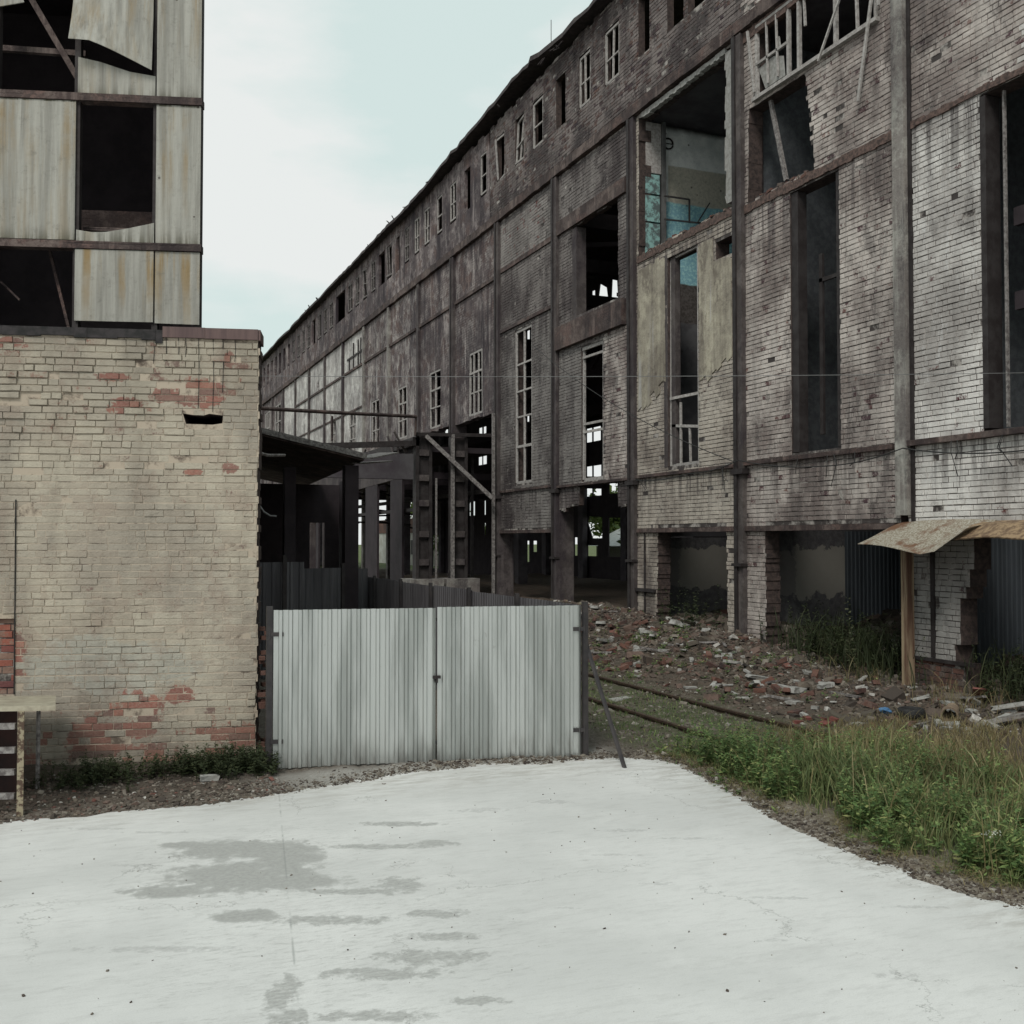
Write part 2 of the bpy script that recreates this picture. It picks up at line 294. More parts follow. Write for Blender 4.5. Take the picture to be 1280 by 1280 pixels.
def ground_mat():
    n = N('dirt_and_grit', .95)
    X, Y, Z = n.xyz()
    f = n.noise(26, detail=7, rough=.8); m = n.noise(3, detail=7, rough=.7); b = n.noise(.6, detail=5)
    col = n.ramp(f, [(.3, (.045, .036, .028)), (.5, (.12, .10, .082)), (.62, (.22, .2, .175)), (.75, (.36, .34, .3))])
    brick = n.mix(n.step(m, .4, .6), (.10, .07, .052), (.065, .055, .042))
    rb = n.math('MULTIPLY', n.step(X, 9.3, 10.6), n.step(X, 30, 26)); col = n.mix(n.math('MULTIPLY', rb, .75), col, brick)
    green = n.math('MULTIPLY', n.math('MULTIPLY', n.step(X, 6.5, 7.2), n.step(X, 10.6, 9.3)), n.step(m, .38, .55))
    col = n.mix(n.math('MULTIPLY', green, .75), col, (.055, .065, .028))
    wall = n.math('MULTIPLY', n.step(X, 2.2, 1.2), n.step(Y, 11.5, 12.1)); col = n.mix(n.math('MULTIPLY', wall, .6), col, (.055, .04, .03))
    gate = n.math('MULTIPLY', n.math('MULTIPLY', n.step(X, 1.4, 2.6), n.step(X, 6.7, 6.0)), n.step(Y, 12.6, 12.2)); col = n.mix(n.math('MULTIPLY', gate, .8), col, n.mix(n.step(f, .42, .62), (.40, .39, .365), (.24, .23, .21)))
    verge = n.math('MULTIPLY', n.math('MULTIPLY', n.step(X, 6.1, 6.3), n.step(X, 7.3, 6.9)), n.step(Y, 11.9, 11.5)); col = n.mix(n.math('MULTIPLY', verge, .7), col, n.mix(n.step(f, .4, .64), (.15, .12, .09), (.33, .295, .245)))
    far = n.step(b, .4, .6); fr = n.math('MAXIMUM', n.step(X, 26.5, 28), n.step(Y, 80, 120)); col = n.mix(fr, col, n.mix(far, (.10, .12, .04), (.06, .08, .03)))
    return n.done(col, n.math('ADD', f, n.math('MULTIPLY', m, 1.5)), .8, .03)
M['ground'] = ground_mat()

def chunk_mat(name, stops):
    n = N(name, .95)
    col = n.ramp(n.rnd, stops, True)
    col = n.mix(n.math('MULTIPLY', n.step(n.noise(9, detail=6, rough=.7), .4, .65), .5), col, (.05, .04, .035))
    return n.done(col, n.noise(40, detail=4), .4, .01)
M['chunk'] = chunk_mat('rubble_mixed', [(0, (.11, .085, .07)), (.16, (.145, .10, .082)), (.28, (.09, .078, .062)), (.48, (.14, .118, .095)), (.62, (.055, .045, .038)), (.80, (.22, .195, .165)), (.94, (.46, .445, .415)), (.975, (.17, .075, .06))])
M['grit'] = chunk_mat('grit_mixed', [(0, (.12, .10, .08)), (.3, (.07, .055, .045)), (.5, (.2, .18, .15)), (.75, (.30, .28, .25)), (.9, (.05, .04, .035))])

def leaf_mat(name, stops, tr=.25):
    n = N(name, .65)
    c = n.ramp(n.rnd, stops)
    c = n.mix(n.step(n.noise(.9, detail=4), .4, .62, 0, .45), c, [v * .5 for v in stops[0][1]])
    n.done(c)
    t = n.t; tl = t.nodes.new('ShaderNodeBsdfTranslucent'); ms = t.nodes.new('ShaderNodeMixShader'); ms.inputs[0].default_value = tr
    o = [q for q in t.nodes if q.type == 'OUTPUT_MATERIAL'][0]
    n.l(c, tl.inputs[0]); n.l(n.b.outputs[0], ms.inputs[1]); n.l(tl.outputs[0], ms.inputs[2]); n.l(ms.outputs[0], o.inputs[0])
    return n.m
M['grass'] = leaf_mat('green_grass', [(0, (.10, .135, .055)), (.5, (.16, .205, .085)), (.78, (.22, .26, .1)), (1, (.36, .31, .17))])
M['dry'] = leaf_mat('dry_grass', [(0, (.2, .165, .08)), (.4, (.27, .215, .11)), (.7, (.15, .16, .07)), (1, (.38, .31, .18))])
M['weed'] = leaf_mat('weed_leaves', [(0, (.07, .125, .045)), (.5, (.13, .205, .07)), (.8, (.21, .285, .10)), (1, (.36, .36, .15))])
M['dweed'] = leaf_mat('dark_weeds', [(0, (.03, .042, .018)), (.6, (.045, .06, .027)), (1, (.07, .08, .035))])
M['flower'] = simple('white_blossom', (.6, .62, .55), (.45, .47, .4), 9)
M['crown'] = leaf_mat('tree_leaves', [(0, (.06, .10, .02)), (.5, (.10, .15, .035)), (1, (.16, .2, .06))], .35)
M['bark'] = simple('bark', (.08, .06, .045), (.04, .03, .025), 5)

def asb_mat():   # corrugated cement sheet with rust and lichen runs
    n = N('weathered_cement_sheet', .85)
    st = n.noise(1.0, n.map((5, 5, .28)), detail=6, rough=.65); st2 = n.noise(1.0, n.map((9, 9, .5), 0, (3, 3, 1)), detail=5); big = n.noise(.8, detail=5)
    col = n.mix(n.step(st2, .35, .65), (.37, .365, .33), (.25, .245, .22))
    X, Y, Z = n.xyz()
    per = n.math('FRACT', n.math('DIVIDE', n.math('SUBTRACT', Z, 6.95), 2.07)); topz = n.step(per, .35, 1.0); botz = n.step(per, .16, .0)
    r = n.math('MULTIPLY', n.step(st, .46, .62), n.math('ADD', n.math('MULTIPLY', topz, .7), .35))
    col = n.mix(n.math('MULTIPLY', r, n.step(big, .35, .6), clamp=True), col, (.26, .19, .10))
    col = n.mix(n.math('MULTIPLY', botz, n.step(st2, .4, .6)), col, (.09, .085, .06))
    col = n.mix(n.math('MULTIPLY', n.step(n.noise(1.0, n.map((14, 14, .35))), .56, .72), .5), col, (.12, .11, .095))
    xx = n.xyz(n.map((1, 1, 1), R(16.4)))[0]; wv = n.math('SINE', n.math('MULTIPLY', xx, 52.0))
    spot = n.step(n.voro(2.1), .05, .03); col = n.mix(n.math('MULTIPLY', spot, .8), col, (.04, .03, .025))
    col = n.mix(n.math('MULTIPLY', n.step(n.noise(7, detail=7, rough=.8), .52, .7), .45), col, (.14, .135, .12))
    return n.done(col, n.math('ADD', n.math('MULTIPLY', wv, .5), n.math('ADD', n.noise(1.0, n.map((30, 30, .5))), n.noise(20))), .5, .012)
M['asb'] = asb_mat()

def galv(name, c1, c2, metal=.8, rough=.36):
    n = N(name, rough, metal, .4)
    st = n.noise(1.0, n.map((3, 3, .35)), detail=5); sp = n.noise(16, detail=4)
    col = n.mix(n.step(st, .38, .62), c1, c2)
    X, Y, Z = n.xyz()
    d = n.math('MULTIPLY', n.step(Z, .45, 0), n.step(n.noise(1.0, n.map((9, 9, 2.0)), detail=5), .4, .65)); col = n.mix(n.math('MULTIPLY', d, .5), col, (.12, .11, .095))
    col = n.mix(n.math('MULTIPLY', n.step(n.noise(3, detail=7, rough=.8), .62, .72), .5), col, (.17, .155, .13))
    return n.done(col, sp, .06, .005, n.step(st, .3, .7, rough - .08, rough + .12))
M['galv'] = galv('galvanised_sheet', (.57, .59, .575), (.37, .39, .375))
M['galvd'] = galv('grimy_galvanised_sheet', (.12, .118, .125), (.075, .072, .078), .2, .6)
M['galvb'] = galv('blue_grey_sheet', (.09, .105, .12), (.06, .07, .08), .2, .6)

def room_mat():   # division wall of the upper room: pale plaster, beige patch, blue dado, bare brick below
    n = N('painted_room_plaster')
    X, Y, Z = n.xyz(); m = n.noise(2.2, detail=7, rough=.7); f = n.noise(13, detail=6, rough=.75)
    zz = n.math('ADD', Z, n.math('MULTIPLY', n.math('SUBTRACT', m, .5), .12))
    up = n.mix(n.step(m, .38, .62), (.8, .82, .8), (.6, .63, .62))
    be = n.mix(n.step(f, .4, .6), (.52, .49, .41), (.4, .38, .32))
    bl = n.mix(n.step(f, .45, .6), (.2, .40, .48), (.36, .62, .62))
    col = n.mix(n.math('MULTIPLY', n.step(zz, 13.3, 13.26), n.step(X, 14.85, 14.88)), up, be)
    col = n.mix(n.step(zz, 12.27, 12.22), col, bl)
    br = n.mix(n.step(f, .4, .6), (.10, .09, .085), (.05, .043, .04))
    col = n.mix(n.step(zz, 10.0, 9.95), col, br); col = n.mix(n.step(zz, 8.9, 8.86), col, n.mix(n.step(m, .4, .6), (.11, .11, .115), (.075, .074, .08)))
    col = n.mix(n.step(zz, 14.2, 14.4), col, (.03, .028, .028))
    col = n.mix(n.math('MULTIPLY', n.step(n.voro(2.2), .09, .04), .8), col, (.04, .04, .04))
    col = n.mix(n.math('MULTIPLY', n.step(f, .6, .72), .5), col, (.06, .06, .058))
    return n.done(col, f, .4, .015)
M['room'] = room_mat()
def low_room():
    n = N('ground_room_plaster')
    X, Y, Z = n.xyz(); f = n.noise(6, detail=6, rough=.75)
    zz = n.math('ADD', Z, n.math('MULTIPLY', n.math('SUBTRACT', n.noise(2.5, detail=6), .5), .9))
    col = n.mix(n.step(f, .4, .6), (.13, .13, .132), (.085, .082, .088))
    p = n.math('MULTIPLY', n.step(zz, 2.62, 2.58), n.step(zz, 1.45, 1.5)); p = n.math('MULTIPLY', p, n.step(X, 14.5, 14.55))
    col = n.mix(n.math('MULTIPLY', p, .8), col, n.mix(n.step(n.math('ADD', X, n.math('MULTIPLY', f, .5)), 15.4, 15.45), (.22, .21, .2), (.33, .32, .28)))
    col = n.mix(n.step(zz, 3.5, 3.8), col, n.mix(n.step(f, .4, .6), (.13, .145, .155), (.09, .098, .108)))
    return n.done(col, f, .4, .015)
M['lroom'] = low_room()

# ================================================================== object helpers
def place(o, parent):
    COL.objects.link(o)
    if parent is not None: o.parent = parent
    return o
def orig(parent):
    v = Vector((0, 0, 0))
    while parent is not None: v += parent.location; parent = parent.parent
    return v
def mesh(name, verts, faces, mats, parent=None, midx=None, loc=None, smooth=False):
    base = orig(parent) + (Vector(loc) if loc is not None else Vector((0, 0, 0)))
    v = np.asarray(verts, dtype=np.float64) - np.array(base)
    me = bpy.data.meshes.new(name); me.from_pydata(v.tolist(), [], faces if isinstance(faces, list) else faces.tolist())
    for m in (mats if isinstance(mats, (list, tuple)) else [mats]): me.materials.append(m)
    if midx is not None: me.polygons.foreach_set('material_index', np.asarray(midx, dtype=np.int32))
    if smooth: me.polygons.foreach_set('use_smooth', [True] * len(me.polygons))
    me.update()
    o = bpy.data.objects.new(name, me)
    if loc is not None: o.location = Vector(loc)
    return place(o, parent)
def tag(o, label=None, cat=None, group=None, kind=None):
    if label: o['label'] = label
    if cat: o['category'] = cat
    if group: o['group'] = group
    if kind: o['kind'] = kind
    return o
def root(name, label, cat, loc=(0, 0, 0), group=None):
    o = bpy.data.objects.new(name, None); o.location = loc; o.empty_display_size = .3; COL.objects.link(o)
    return tag(o, label, cat, group)

class MB:
    def __init__(s): s.v = []; s.f = []; s.m = []; s.cur = 0
    def add(s, vs, fs):
        b = len(s.v); s.v += [tuple(v) for v in vs]; s.f += [tuple(b + i for i in f) for f in fs]; s.m += [s.cur] * len(fs); return s
    def box(s, x0, x1, y0, y1, z0, z1, fr=None):
        vs = [(x, y, z) for x in (x0, x1) for y in (y0, y1) for z in (z0, z1)]
        if fr: vs = [fr(*v) for v in vs]
        return s.add(vs, [(0, 1, 3, 2), (4, 6, 7, 5), (0, 4, 5, 1), (2, 3, 7, 6), (0, 2, 6, 4), (1, 5, 7, 3)])
    def beam(s, a, b, w, h=None, up=(0, 0, 1), w2=None):
        a, b = Vector(a), Vector(b); h = h or w; d = (b - a).normalized(); up = Vector(up)
        if abs(d.dot(up)) > .98: up = Vector((1, 0, 0)) if abs(d.x) < .9 else Vector((0, 1, 0))
        sx = d.cross(up).normalized(); sy = sx.cross(d).normalized(); vs = []
        for p, k in ((a, 1), (b, (w2 / w if w2 else 1))):
            for i, j in ((-1, -1), (1, -1), (1, 1), (-1, 1)): vs.append(p + sx * (i * w / 2 * k) + sy * (j * h / 2 * k))
        return s.add(vs, [(0, 1, 2, 3), (7, 6, 5, 4), (0, 4, 5, 1), (1, 5, 6, 2), (2, 6, 7, 3), (3, 7, 4, 0)])
    def tube(s, pts, r, k=6):
        pts = [Vector(p) for p in pts]; n = len(pts); vs = []; fs = []
        for i, p in enumerate(pts):
            d = (pts[min(i + 1, n - 1)] - pts[max(i - 1, 0)]).normalized(); up = Vector((0, 0, 1)) if abs(d.z) < .95 else Vector((1, 0, 0))
            sx = d.cross(up).normalized(); sy = sx.cross(d); rr = r[i] if isinstance(r, (list, tuple)) else r
            for j in range(k): a = 2 * math.pi * j / k; vs.append(p + sx * math.cos(a) * rr + sy * math.sin(a) * rr)
        for i in range(n - 1):
            for j in range(k): fs.append((i * k + j, i * k + (j + 1) % k, (i + 1) * k + (j + 1) % k, (i + 1) * k + j))
        fs.append(tuple(range(k))); fs.append(tuple((n - 1) * k + j for j in range(k)))
        return s.add(vs, fs)
    def prism(s, poly, d0, d1, fr, holes=()):
        """polygon (u,v) with holes, extruded between depths d0 and d1 through the frame fr(u,v,d)"""
        loops = [list(poly)] + [list(h) for h in holes]
        tri = tessellate_polygon([[Vector((p[0], p[1], 0)) for p in l] for l in loops])
        flat = [p for l in loops for p in l]; n = len(flat)
        vs = [fr(p[0], p[1], d1) for p in flat] + [fr(p[0], p[1], d0) for p in flat]
        fs = [tuple(t) for t in tri] + [tuple(n + i for i in reversed(t)) for t in tri]
        k = 0
        for l in loops:
            m = len(l)
            for i in range(m): a, b = k + i, k + (i + 1) % m; fs.append((a, b, n + b, n + a))
            k += m
        return s.add(vs, fs)
    def parts(s, name, mats, parent=None):
        """each separate piece (connected run of faces) as an object of its own"""
        par = list(range(len(s.v)))
        def find(a):
            while par[a] != a: par[a] = par[par[a]]; a = par[a]
            return a
        for f in s.f:
            for q in f[1:]: par[find(q)] = find(f[0])
        grp = {}
        for f in s.f: grp.setdefault(find(f[0]), []).append(f)
        for fs in grp.values():
            ids = sorted({q for f in fs for q in f}); ix = {q: i for i, q in enumerate(ids)}
            mesh(name, [s.v[q] for q in ids], [tuple(ix[q] for q in f) for f in fs], mats, parent)
    def build(s, name, mats, parent=None, loc=None, smooth=False):
        return mesh(name, s.v, s.f, mats, parent, s.m, loc, smooth)

XF = 13.8
def FA(u, v, d): return (XF - d, u, v)                 # facade frame: u = y, v = z, d = towards the yard
def frame_of(cx, cy, deg):
    a = R(deg); w = (math.cos(a), -math.sin(a)); n = (-math.sin(a), -math.cos(a))
    return lambda u, v, d: (cx + w[0] * u + n[0] * d, cy + w[1] * u + n[1] * d, v)
LW = frame_of(2.04, 13.36, 13.9)
TW = frame_of(1.42, 15.2, 16.4)

def inpoly(x, y, poly):
    c = False; n = len(poly); j = n - 1
    for i in range(n):
        xi, yi = poly[i]; xj, yj = poly[j]
        if (yi > y) != (yj > y) and x < (xj - xi) * (y - yi) / (yj - yi) + xi: c = not c
        j = i
    return c
def brickwall(name, outer, holes, fr, mb, mm, parent, thick=.38, bl=.255, bh=.1, gap=.014, proud=(.006, .018), miss=.01, lens=(.5, .5, 1, 1, 1, 1, 1), vj=(.7, 1.2), rough=None, extra=()):
    """slab with holes + individually laid bricks on its face, one mesh; zbands = (material index, polygon) choose other brick materials"""
    m = MB(); mats = [mm, mb] + [e[0] for e in extra]
    m.cur = 0; m.prism(outer, -thick, 0, fr, holes); ntri = len(outer) + sum(len(h) for h in holes)
    m.m[-ntri:] = [len(mats)] * ntri; mats.append(M['reveal'])
    us = [p[0] for p in outer]; vs = [p[1] for p in outer]; u0, u1, v0, v1 = min(us), max(us), min(vs), max(vs)
    r = random.Random(len(name) * 31 + int(u0 * 10)); allh = list(holes)
    k = math.floor(v0 / bh); ph = mnoise.noise
    while k * bh < v1:
        z = k * bh; cur = u0 - r.uniform(0, bl); zj = r.uniform(-.003, .003)
        while cur < u1:
            L_ = bl * r.choice(lens) + r.uniform(-.012, .012); vg = gap * r.uniform(*vj)
            a = cur + vg / 2; b = cur + L_ - vg / 2; cur += L_; hg = gap * r.uniform(.6, 1.25); c = z + hg / 2 + zj; d = z + bh - gap * .5 + zj
            a2, b2 = max(a, u0), min(b, u1)
            if b2 - a2 < .04: continue
            good = lambda q: all(inpoly(q, t, outer) and not any(inpoly(q, t, h) for h in allh) for t in (c + .004, d - .004))
            if not (good(a2 + .004) and good(b2 - .004) and good((a2 + b2) / 2)):
                k2 = max(3, int((b2 - a2) / .012)); run = best = None
                for q in range(k2 + 1):
                    t = a2 + .003 + (b2 - a2 - .006) * q / k2
                    if good(t): run = (run[0], t) if run else (t, t)
                    else: run = None
                    if run and (best is None or run[1] - run[0] > best[1] - best[0]): best = run
                if best is None or best[1] - best[0] < .03: continue
                a2, b2 = best
            if r.random() < miss: continue
            p = r.uniform(*proud) + .006 * ph(Vector((a * .8, z * .8, 3))) * 2; p = max(p, .003)
            if rough: p *= rough(a2, c) * r.uniform(.5, 1.4)
            if r.random() < .015: p *= .2
            if rough and r.random() < .03 * (rough(a2, c) - 1): continue
            wob = lambda: r.uniform(-.0045, .0045)
            s1 = .004
            V = [(a2, c, 0), (b2, c, 0), (b2, d, 0), (a2, d, 0), (a2 + s1 + wob(), c + s1 + wob(), p + wob() * .6), (b2 - s1 + wob(), c + s1 + wob(), p + wob() * .6), (b2 - s1 + wob(), d - s1 + wob(), p + wob() * .6), (a2 + s1 + wob(), d - s1 + wob(), p + wob() * .6)]
            m.cur = 1
            for q, e in enumerate(extra):
                if inpoly((a2 + b2) / 2, (c + d) / 2, e[1]): m.cur = 2 + q
            m.add([fr(*t) for t in V], [(4, 5, 6, 7), (0, 1, 5, 4), (1, 2, 6, 5), (2, 3, 7, 6), (3, 0, 4, 7)])
        k += 1
    return m.build(name, mats, parent)
def rect(u0, u1, v0, v1): return [(u0, v0), (u1, v0), (u1, v1), (u0, v1)]
def jag(u0, v0, u1, v1, amp, step=.1, seed=0):
    """brick-stepped ragged line from (u0,v0) to (u1,v1)"""
    r = random.Random(seed); n = max(2, int(math.hypot(u1 - u0, v1 - v0) / step)); out = []
    dx, dy = (u1 - u0), (v1 - v0); L_ = math.hypot(dx, dy); nx, ny = -dy / L_, dx / L_
    for i in range(n):
        o = r.uniform(-amp, amp)
        for t in (i / n, (i + 1) / n - 1e-3): out.append((u0 + dx * t + nx * o, v0 + dy * t + ny * o))
    return out

# ================================================================== ground (one sheet) and yard
yard = [(-40, -30), (7.4, -30), (7.0, 0), (6.75, 3.2), (6.56, 5.74), (6.39, 6.7), (6.36, 7.55), (6.42, 8.7), (6.63, 9.88), (6.83, 11.14), (6.78, 11.5), (5.94, 11.84), (4.91, 12.0), (3.64, 11.98), (2.4, 11.62), (1.1, 11.34), (.1, 11.4), (-.8, 11.42), (-40, 12.6)]
def sstep(x, a, b): t = np.clip((x - a) / (b - a), 0, 1); return t * t * (3 - 2 * t)
def vnoise(x, y, s, seed=0):
    """cheap smooth value noise"""
    x = x * s + seed * 17.3; y = y * s + seed * 9.1; xi = np.floor(x).astype(np.int64); yi = np.floor(y).astype(np.int64); fx = x - xi; fy = y - yi
    h = lambda a, b: ((np.sin(a * 127.1 + b * 311.7 + seed * 74.7) * 43758.5453) % 1.0)
    fx = fx * fx * (3 - 2 * fx); fy = fy * fy * (3 - 2 * fy)
    return (h(xi, yi) * (1 - fx) + h(xi + 1, yi) * fx) * (1 - fy) + (h(xi, yi + 1) * (1 - fx) + h(xi + 1, yi + 1) * fx) * fy - .5
def sdist(px, py, poly):
    P = np.array(poly, float); d = np.full(px.shape, 1e9); ins = np.zeros(px.shape, bool); n = len(P)
    for i in range(n):
        a = P[i]; b = P[(i + 1) % n]; ab = b - a
        t = np.clip(((px - a[0]) * ab[0] + (py - a[1]) * ab[1]) / (ab @ ab), 0, 1)
        d = np.minimum(d, np.hypot(px - a[0] - t * ab[0], py - a[1] - t * ab[1]))
        c = ((a[1] > py) != (b[1] > py)) & (px < (b[0] - a[0]) * (py - a[1]) / (b[1] - a[1] + 1e-12) + a[0]); ins ^= c
    return np.where(ins, -d, d)
def gheight(x, y):
    d = sdist(x, y, yard)
    n = .035 * vnoise(x, y, 2.1, 1) + .03 * vnoise(x, y, 5.3, 2) + .02 * vnoise(x, y, 11, 3)
    h = np.where(d < .9, -.035 + .055 * sstep(d, -.22, .12), .02) + n
    h = np.where(d < -.4, -.05, h)
    bank = sstep(x, 10.4, 13.6) * (.14 + .5 * sstep(y, 13.5, 21)) * (1 - sstep(y, 60, 70)) * sstep(y, 8, 12)
    bank = bank + sstep(x, 10.2, 13) * (.18 * vnoise(x, y, 1.1, 5) + .1 * vnoise(x, y, 2.7, 6)) * sstep(y, 9, 12)
    # mound in front of the open bay
    bank = bank + .35 * np.exp(-((x - 12.6) ** 2 / 2.2 + (y - 26) ** 2 / 10))
    heap = .75 * np.exp(-((x - 17.2) ** 2 / 1.2 + (y - 17.6) ** 2 / 2.5)) + .7 * np.exp(-((x - 16.6) ** 2 / 1.5 + (y - 13.2) ** 2 / 1.3))
    return h + bank + heap
gx = np.unique(np.concatenate([np.linspace(-600, -12, 12), np.linspace(-12, -2, 20), np.arange(-2, 18.5, .1), np.linspace(18.6, 40, 20), np.linspace(45, 600, 12)]))
gy = np.unique(np.concatenate([np.linspace(-600, -20, 8), np.linspace(-15, 3, 12), np.arange(3, 15, .1), np.arange(15, 34, .16), np.linspace(34.2, 60, 50), np.linspace(65, 600, 16)]))
GX, GY = np.meshgrid(gx, gy); GZ = gheight(GX, GY)
nx_, ny_ = len(gx), len(gy)
ii = (np.arange(ny_ - 1)[:, None] * nx_ + np.arange(nx_ - 1)[None, :]).ravel()
tag(mesh('ground', np.stack([GX.ravel(), GY.ravel(), GZ.ravel()], 1), np.stack([ii, ii + 1, ii + nx_ + 1, ii + nx_], 1), M['ground'], smooth=True), kind='structure')
m = MB(); m.prism([(x, y) for x, y in yard], 0, 0, lambda u, v, d: (u, v, d)) if False else None
yp = [(x, y) for x, y in yard]
tri = tessellate_polygon([[Vector((x, y, 0)) for x, y in yp]])
def inflate(poly, k):
    P = [Vector(p) for p in poly]; out = []; n = len(P)
    for i in range(n):
        d = (P[(i + 1) % n] - P[i - 1]).normalized(); out.append((P[i].x + d.y * k, P[i].y - d.x * k))
    return out
tag(mesh('concrete_yard', [(x, y, 0) for x, y in inflate(yp, .1)], [tuple(t) for t in tri], M['yard']), kind='structure')

# ================================================================== the long ruined factory
fac = root('ruined_factory_building', 'long burnt-out brick factory hall with rows of broken windows, receding along the railway track', 'building', (XF, 14.6, 0))
COLY = [14.6 + 5.03 * k for k in range(0, 20)]
ZT = 14.45
# --- bay by the pier (right edge of the picture)
pierR = [(14.5, -.2), (14.5, ZT), (4.6, ZT), (4.6, 3.0)] + jag(5, 2.98, 12.85, 2.98, .02, .4, 3) + [(13.02, 2.95)] + \
        [(13.02, 2.3), (13.12, 2.3), (13.12, 2.0), (13.2, 2.0), (13.2, 1.8), (13.33, 1.8), (13.33, 1.0), (13.45, 1.0), (13.45, .68), (13.25, .68), (13.25, .4), (13.12, .4), (13.12, -.2)]
brickwall('wall', pierR, [rect(9.4, 12.78, 4.62, 10.28), rect(5.0, 8.6, 4.62, 10.28)], FA, M['bA'], M['mortar'], fac,
          extra=[(M['pier'], rect(12.9, 14.5, .7, 2.95)), (M['low'], rect(12.9, 14.5, -.3, .7)), (M['bB'], rect(11.9, 14.5, 10.4, 14.5))])
# --- bay with the ragged hole and the broken casements
bayB = [(14.7, 3.12), (18.78, 3.12)] + jag(18.78, 3.1, 18.8, -.2, .03, .1, 5) + [(19.6, -.2), (19.6, ZT), (14.7, ZT)]
holeB = jag(19.3, 12.6, 19.36, 10.5, .01, .3, 1) + jag(19.36, 10.5, 17.05, 10.5, .03, .14, 2) + jag(17.02, 10.52, 17.32, 12.5, .06, .1, 3) + [(17.35, 12.6)]
brickwall('wall', bayB, [holeB, rect(15.18, 19.0, 12.72, 14.4), rect(16.3, 17.85, 4.64, 10.22)], FA, M['bB'], M['mortar'], fac, miss=.012)
# --- bay with the open painted room
bayC = [(19.8, -.2)] + jag(20.25, -.2, 20.28, 3.1, .03, .1, 6) + [(20.3, 3.12), (23.4, 3.12)] + jag(23.42, 3.1, 23.5, -.2, .03, .1, 7) + [(24.55, -.2), (24.55, ZT), (19.8, ZT)]
roomhole = jag(24.38, 10.52, 24.36, 14.38, .02, .3, 1) + jag(24.3, 14.36, 20.05, 14.36, .03, .2, 2) + jag(19.98, 14.3, 19.95, 10.62, .03, .1, 3) + jag(20.0, 10.6, 24.3, 10.55, .04, .14, 4)
brickwall('wall', bayC, [roomhole, rect(21.45, 22.88, 4.68, 10.1), rect(19.98, 20.66, 9.5, 9.92)], FA, M['bC'], M['mortar'], fac)
m = MB()
m.prism(jag(23.0, 10.15, 22.98, 6.9, .02, .3, 61) + jag(23.05, 6.85, 24.4, 6.2, .14, .22, 62) + jag(24.42, 6.3, 24.4, 10.1, .03, .3, 63) + jag(24.3, 10.15, 23.1, 10.2, .05, .2, 64), 0.0, .027, FA)
m.prism(jag(20.0, 9.35, 19.98, 7.3, .03, .25, 65) + jag(20.05, 7.2, 21.25, 6.6, .16, .2, 66) + jag(21.38, 6.7, 21.38, 10.0, .02, .3, 67) + jag(21.2, 10.1, 20.8, 10.1, .05, .2, 68) + jag(20.75, 9.5, 20.1, 9.4, .04, .2, 69), 0.0, .027, FA)
M['ochre'] = plaster_mat('yellowed_flaking_render', (.48, .445, .35), (.36, .33, .265), (.11, .09, .075), .85)
m.parts('flaking_render', M['ochre'], fac)
# --- bay with the dark upper hole, open below
bayD = [(24.8, 3.9)] + jag(24.85, 3.8, 25.6, 3.72, .03, .15, 2) + jag(25.65, 4.44, 28.05, 4.46, .015, .2, 4) + jag(28.1, 3.85, 29.55, 3.7, .06, .15, 5) + [(29.6, 3.9), (29.6, ZT), (24.8, ZT)]
brickwall('wall', bayD, [jag(25.55, 9.68, 25.55, 12.46, .02, .3, 1) + jag(25.6, 12.5, 28.5, 12.5, .03, .3, 2) + jag(28.55, 12.4, 28.25, 9.7, .05, .2, 3), rect(26.5, 27.93, 4.56, 8.65)],
          FA, M['bD'], M['mortar'], fac, thick=.16, extra=[(M['bB'], rect(24.8, 26.4, 4.5, 8.8)), (M['bE'], rect(27.95, 29.6, 4.5, 8.8))])
bayE = [(29.8, 3.15), (34.6, 3.15), (34.6, ZT), (29.8, ZT)]
brickwall('wall', bayE, [rect(31.7, 33.19, 4.75, 10.15)], FA, M['bE'], M['mortar'], fac, extra=[(M['patch'], rect(30.45, 34.6, 12.72, 14.25)), (M['bD'], rect(29.8, 34.6, 10.4, 12.7))])
# --- rendered bays further on
for k in range(4, 19):
    y0, y1 = COLY[k] + .12, COLY[k + 1] - .12
    zb = 7.52 if k < 9 else 4.5
    hs = []; m = MB()
    if k <= 9: hs.append(rect(y0 + 1.6, y0 + 3.1, 7.66 if k < 9 else 6, 10.15))
    elif k in (10,): hs.append(rect(y0 + 1.4, y0 + 2.7, 6.4, 8.0))
    if k == 10: hs.append(jag(y0 + 1.5, 12.4, y0 + 2.5, 13.9, .15, .4, 2) + [(y0 + 2.6, 13.7), (y0 + 2.2, 12.8)])
    if k in (13, 14, 15): hs.append(rect(y0 + 1.0, y0 + 3.6, 10.8, 13.6))
    bot = jag(y0, zb, y1, zb, .04, .3, k)
    m.prism(bot + [(y1, ZT), (y0, ZT)], -.35, .01 * (k % 2), FA, hs)
    mat = M['plE'] if k in (4, 5, 13, 14, 15, 16, 17, 18) else M['plF'] if k == 6 else M['plG'] if k == 7 else M['pan']
    m.build('wall', mat, fac)
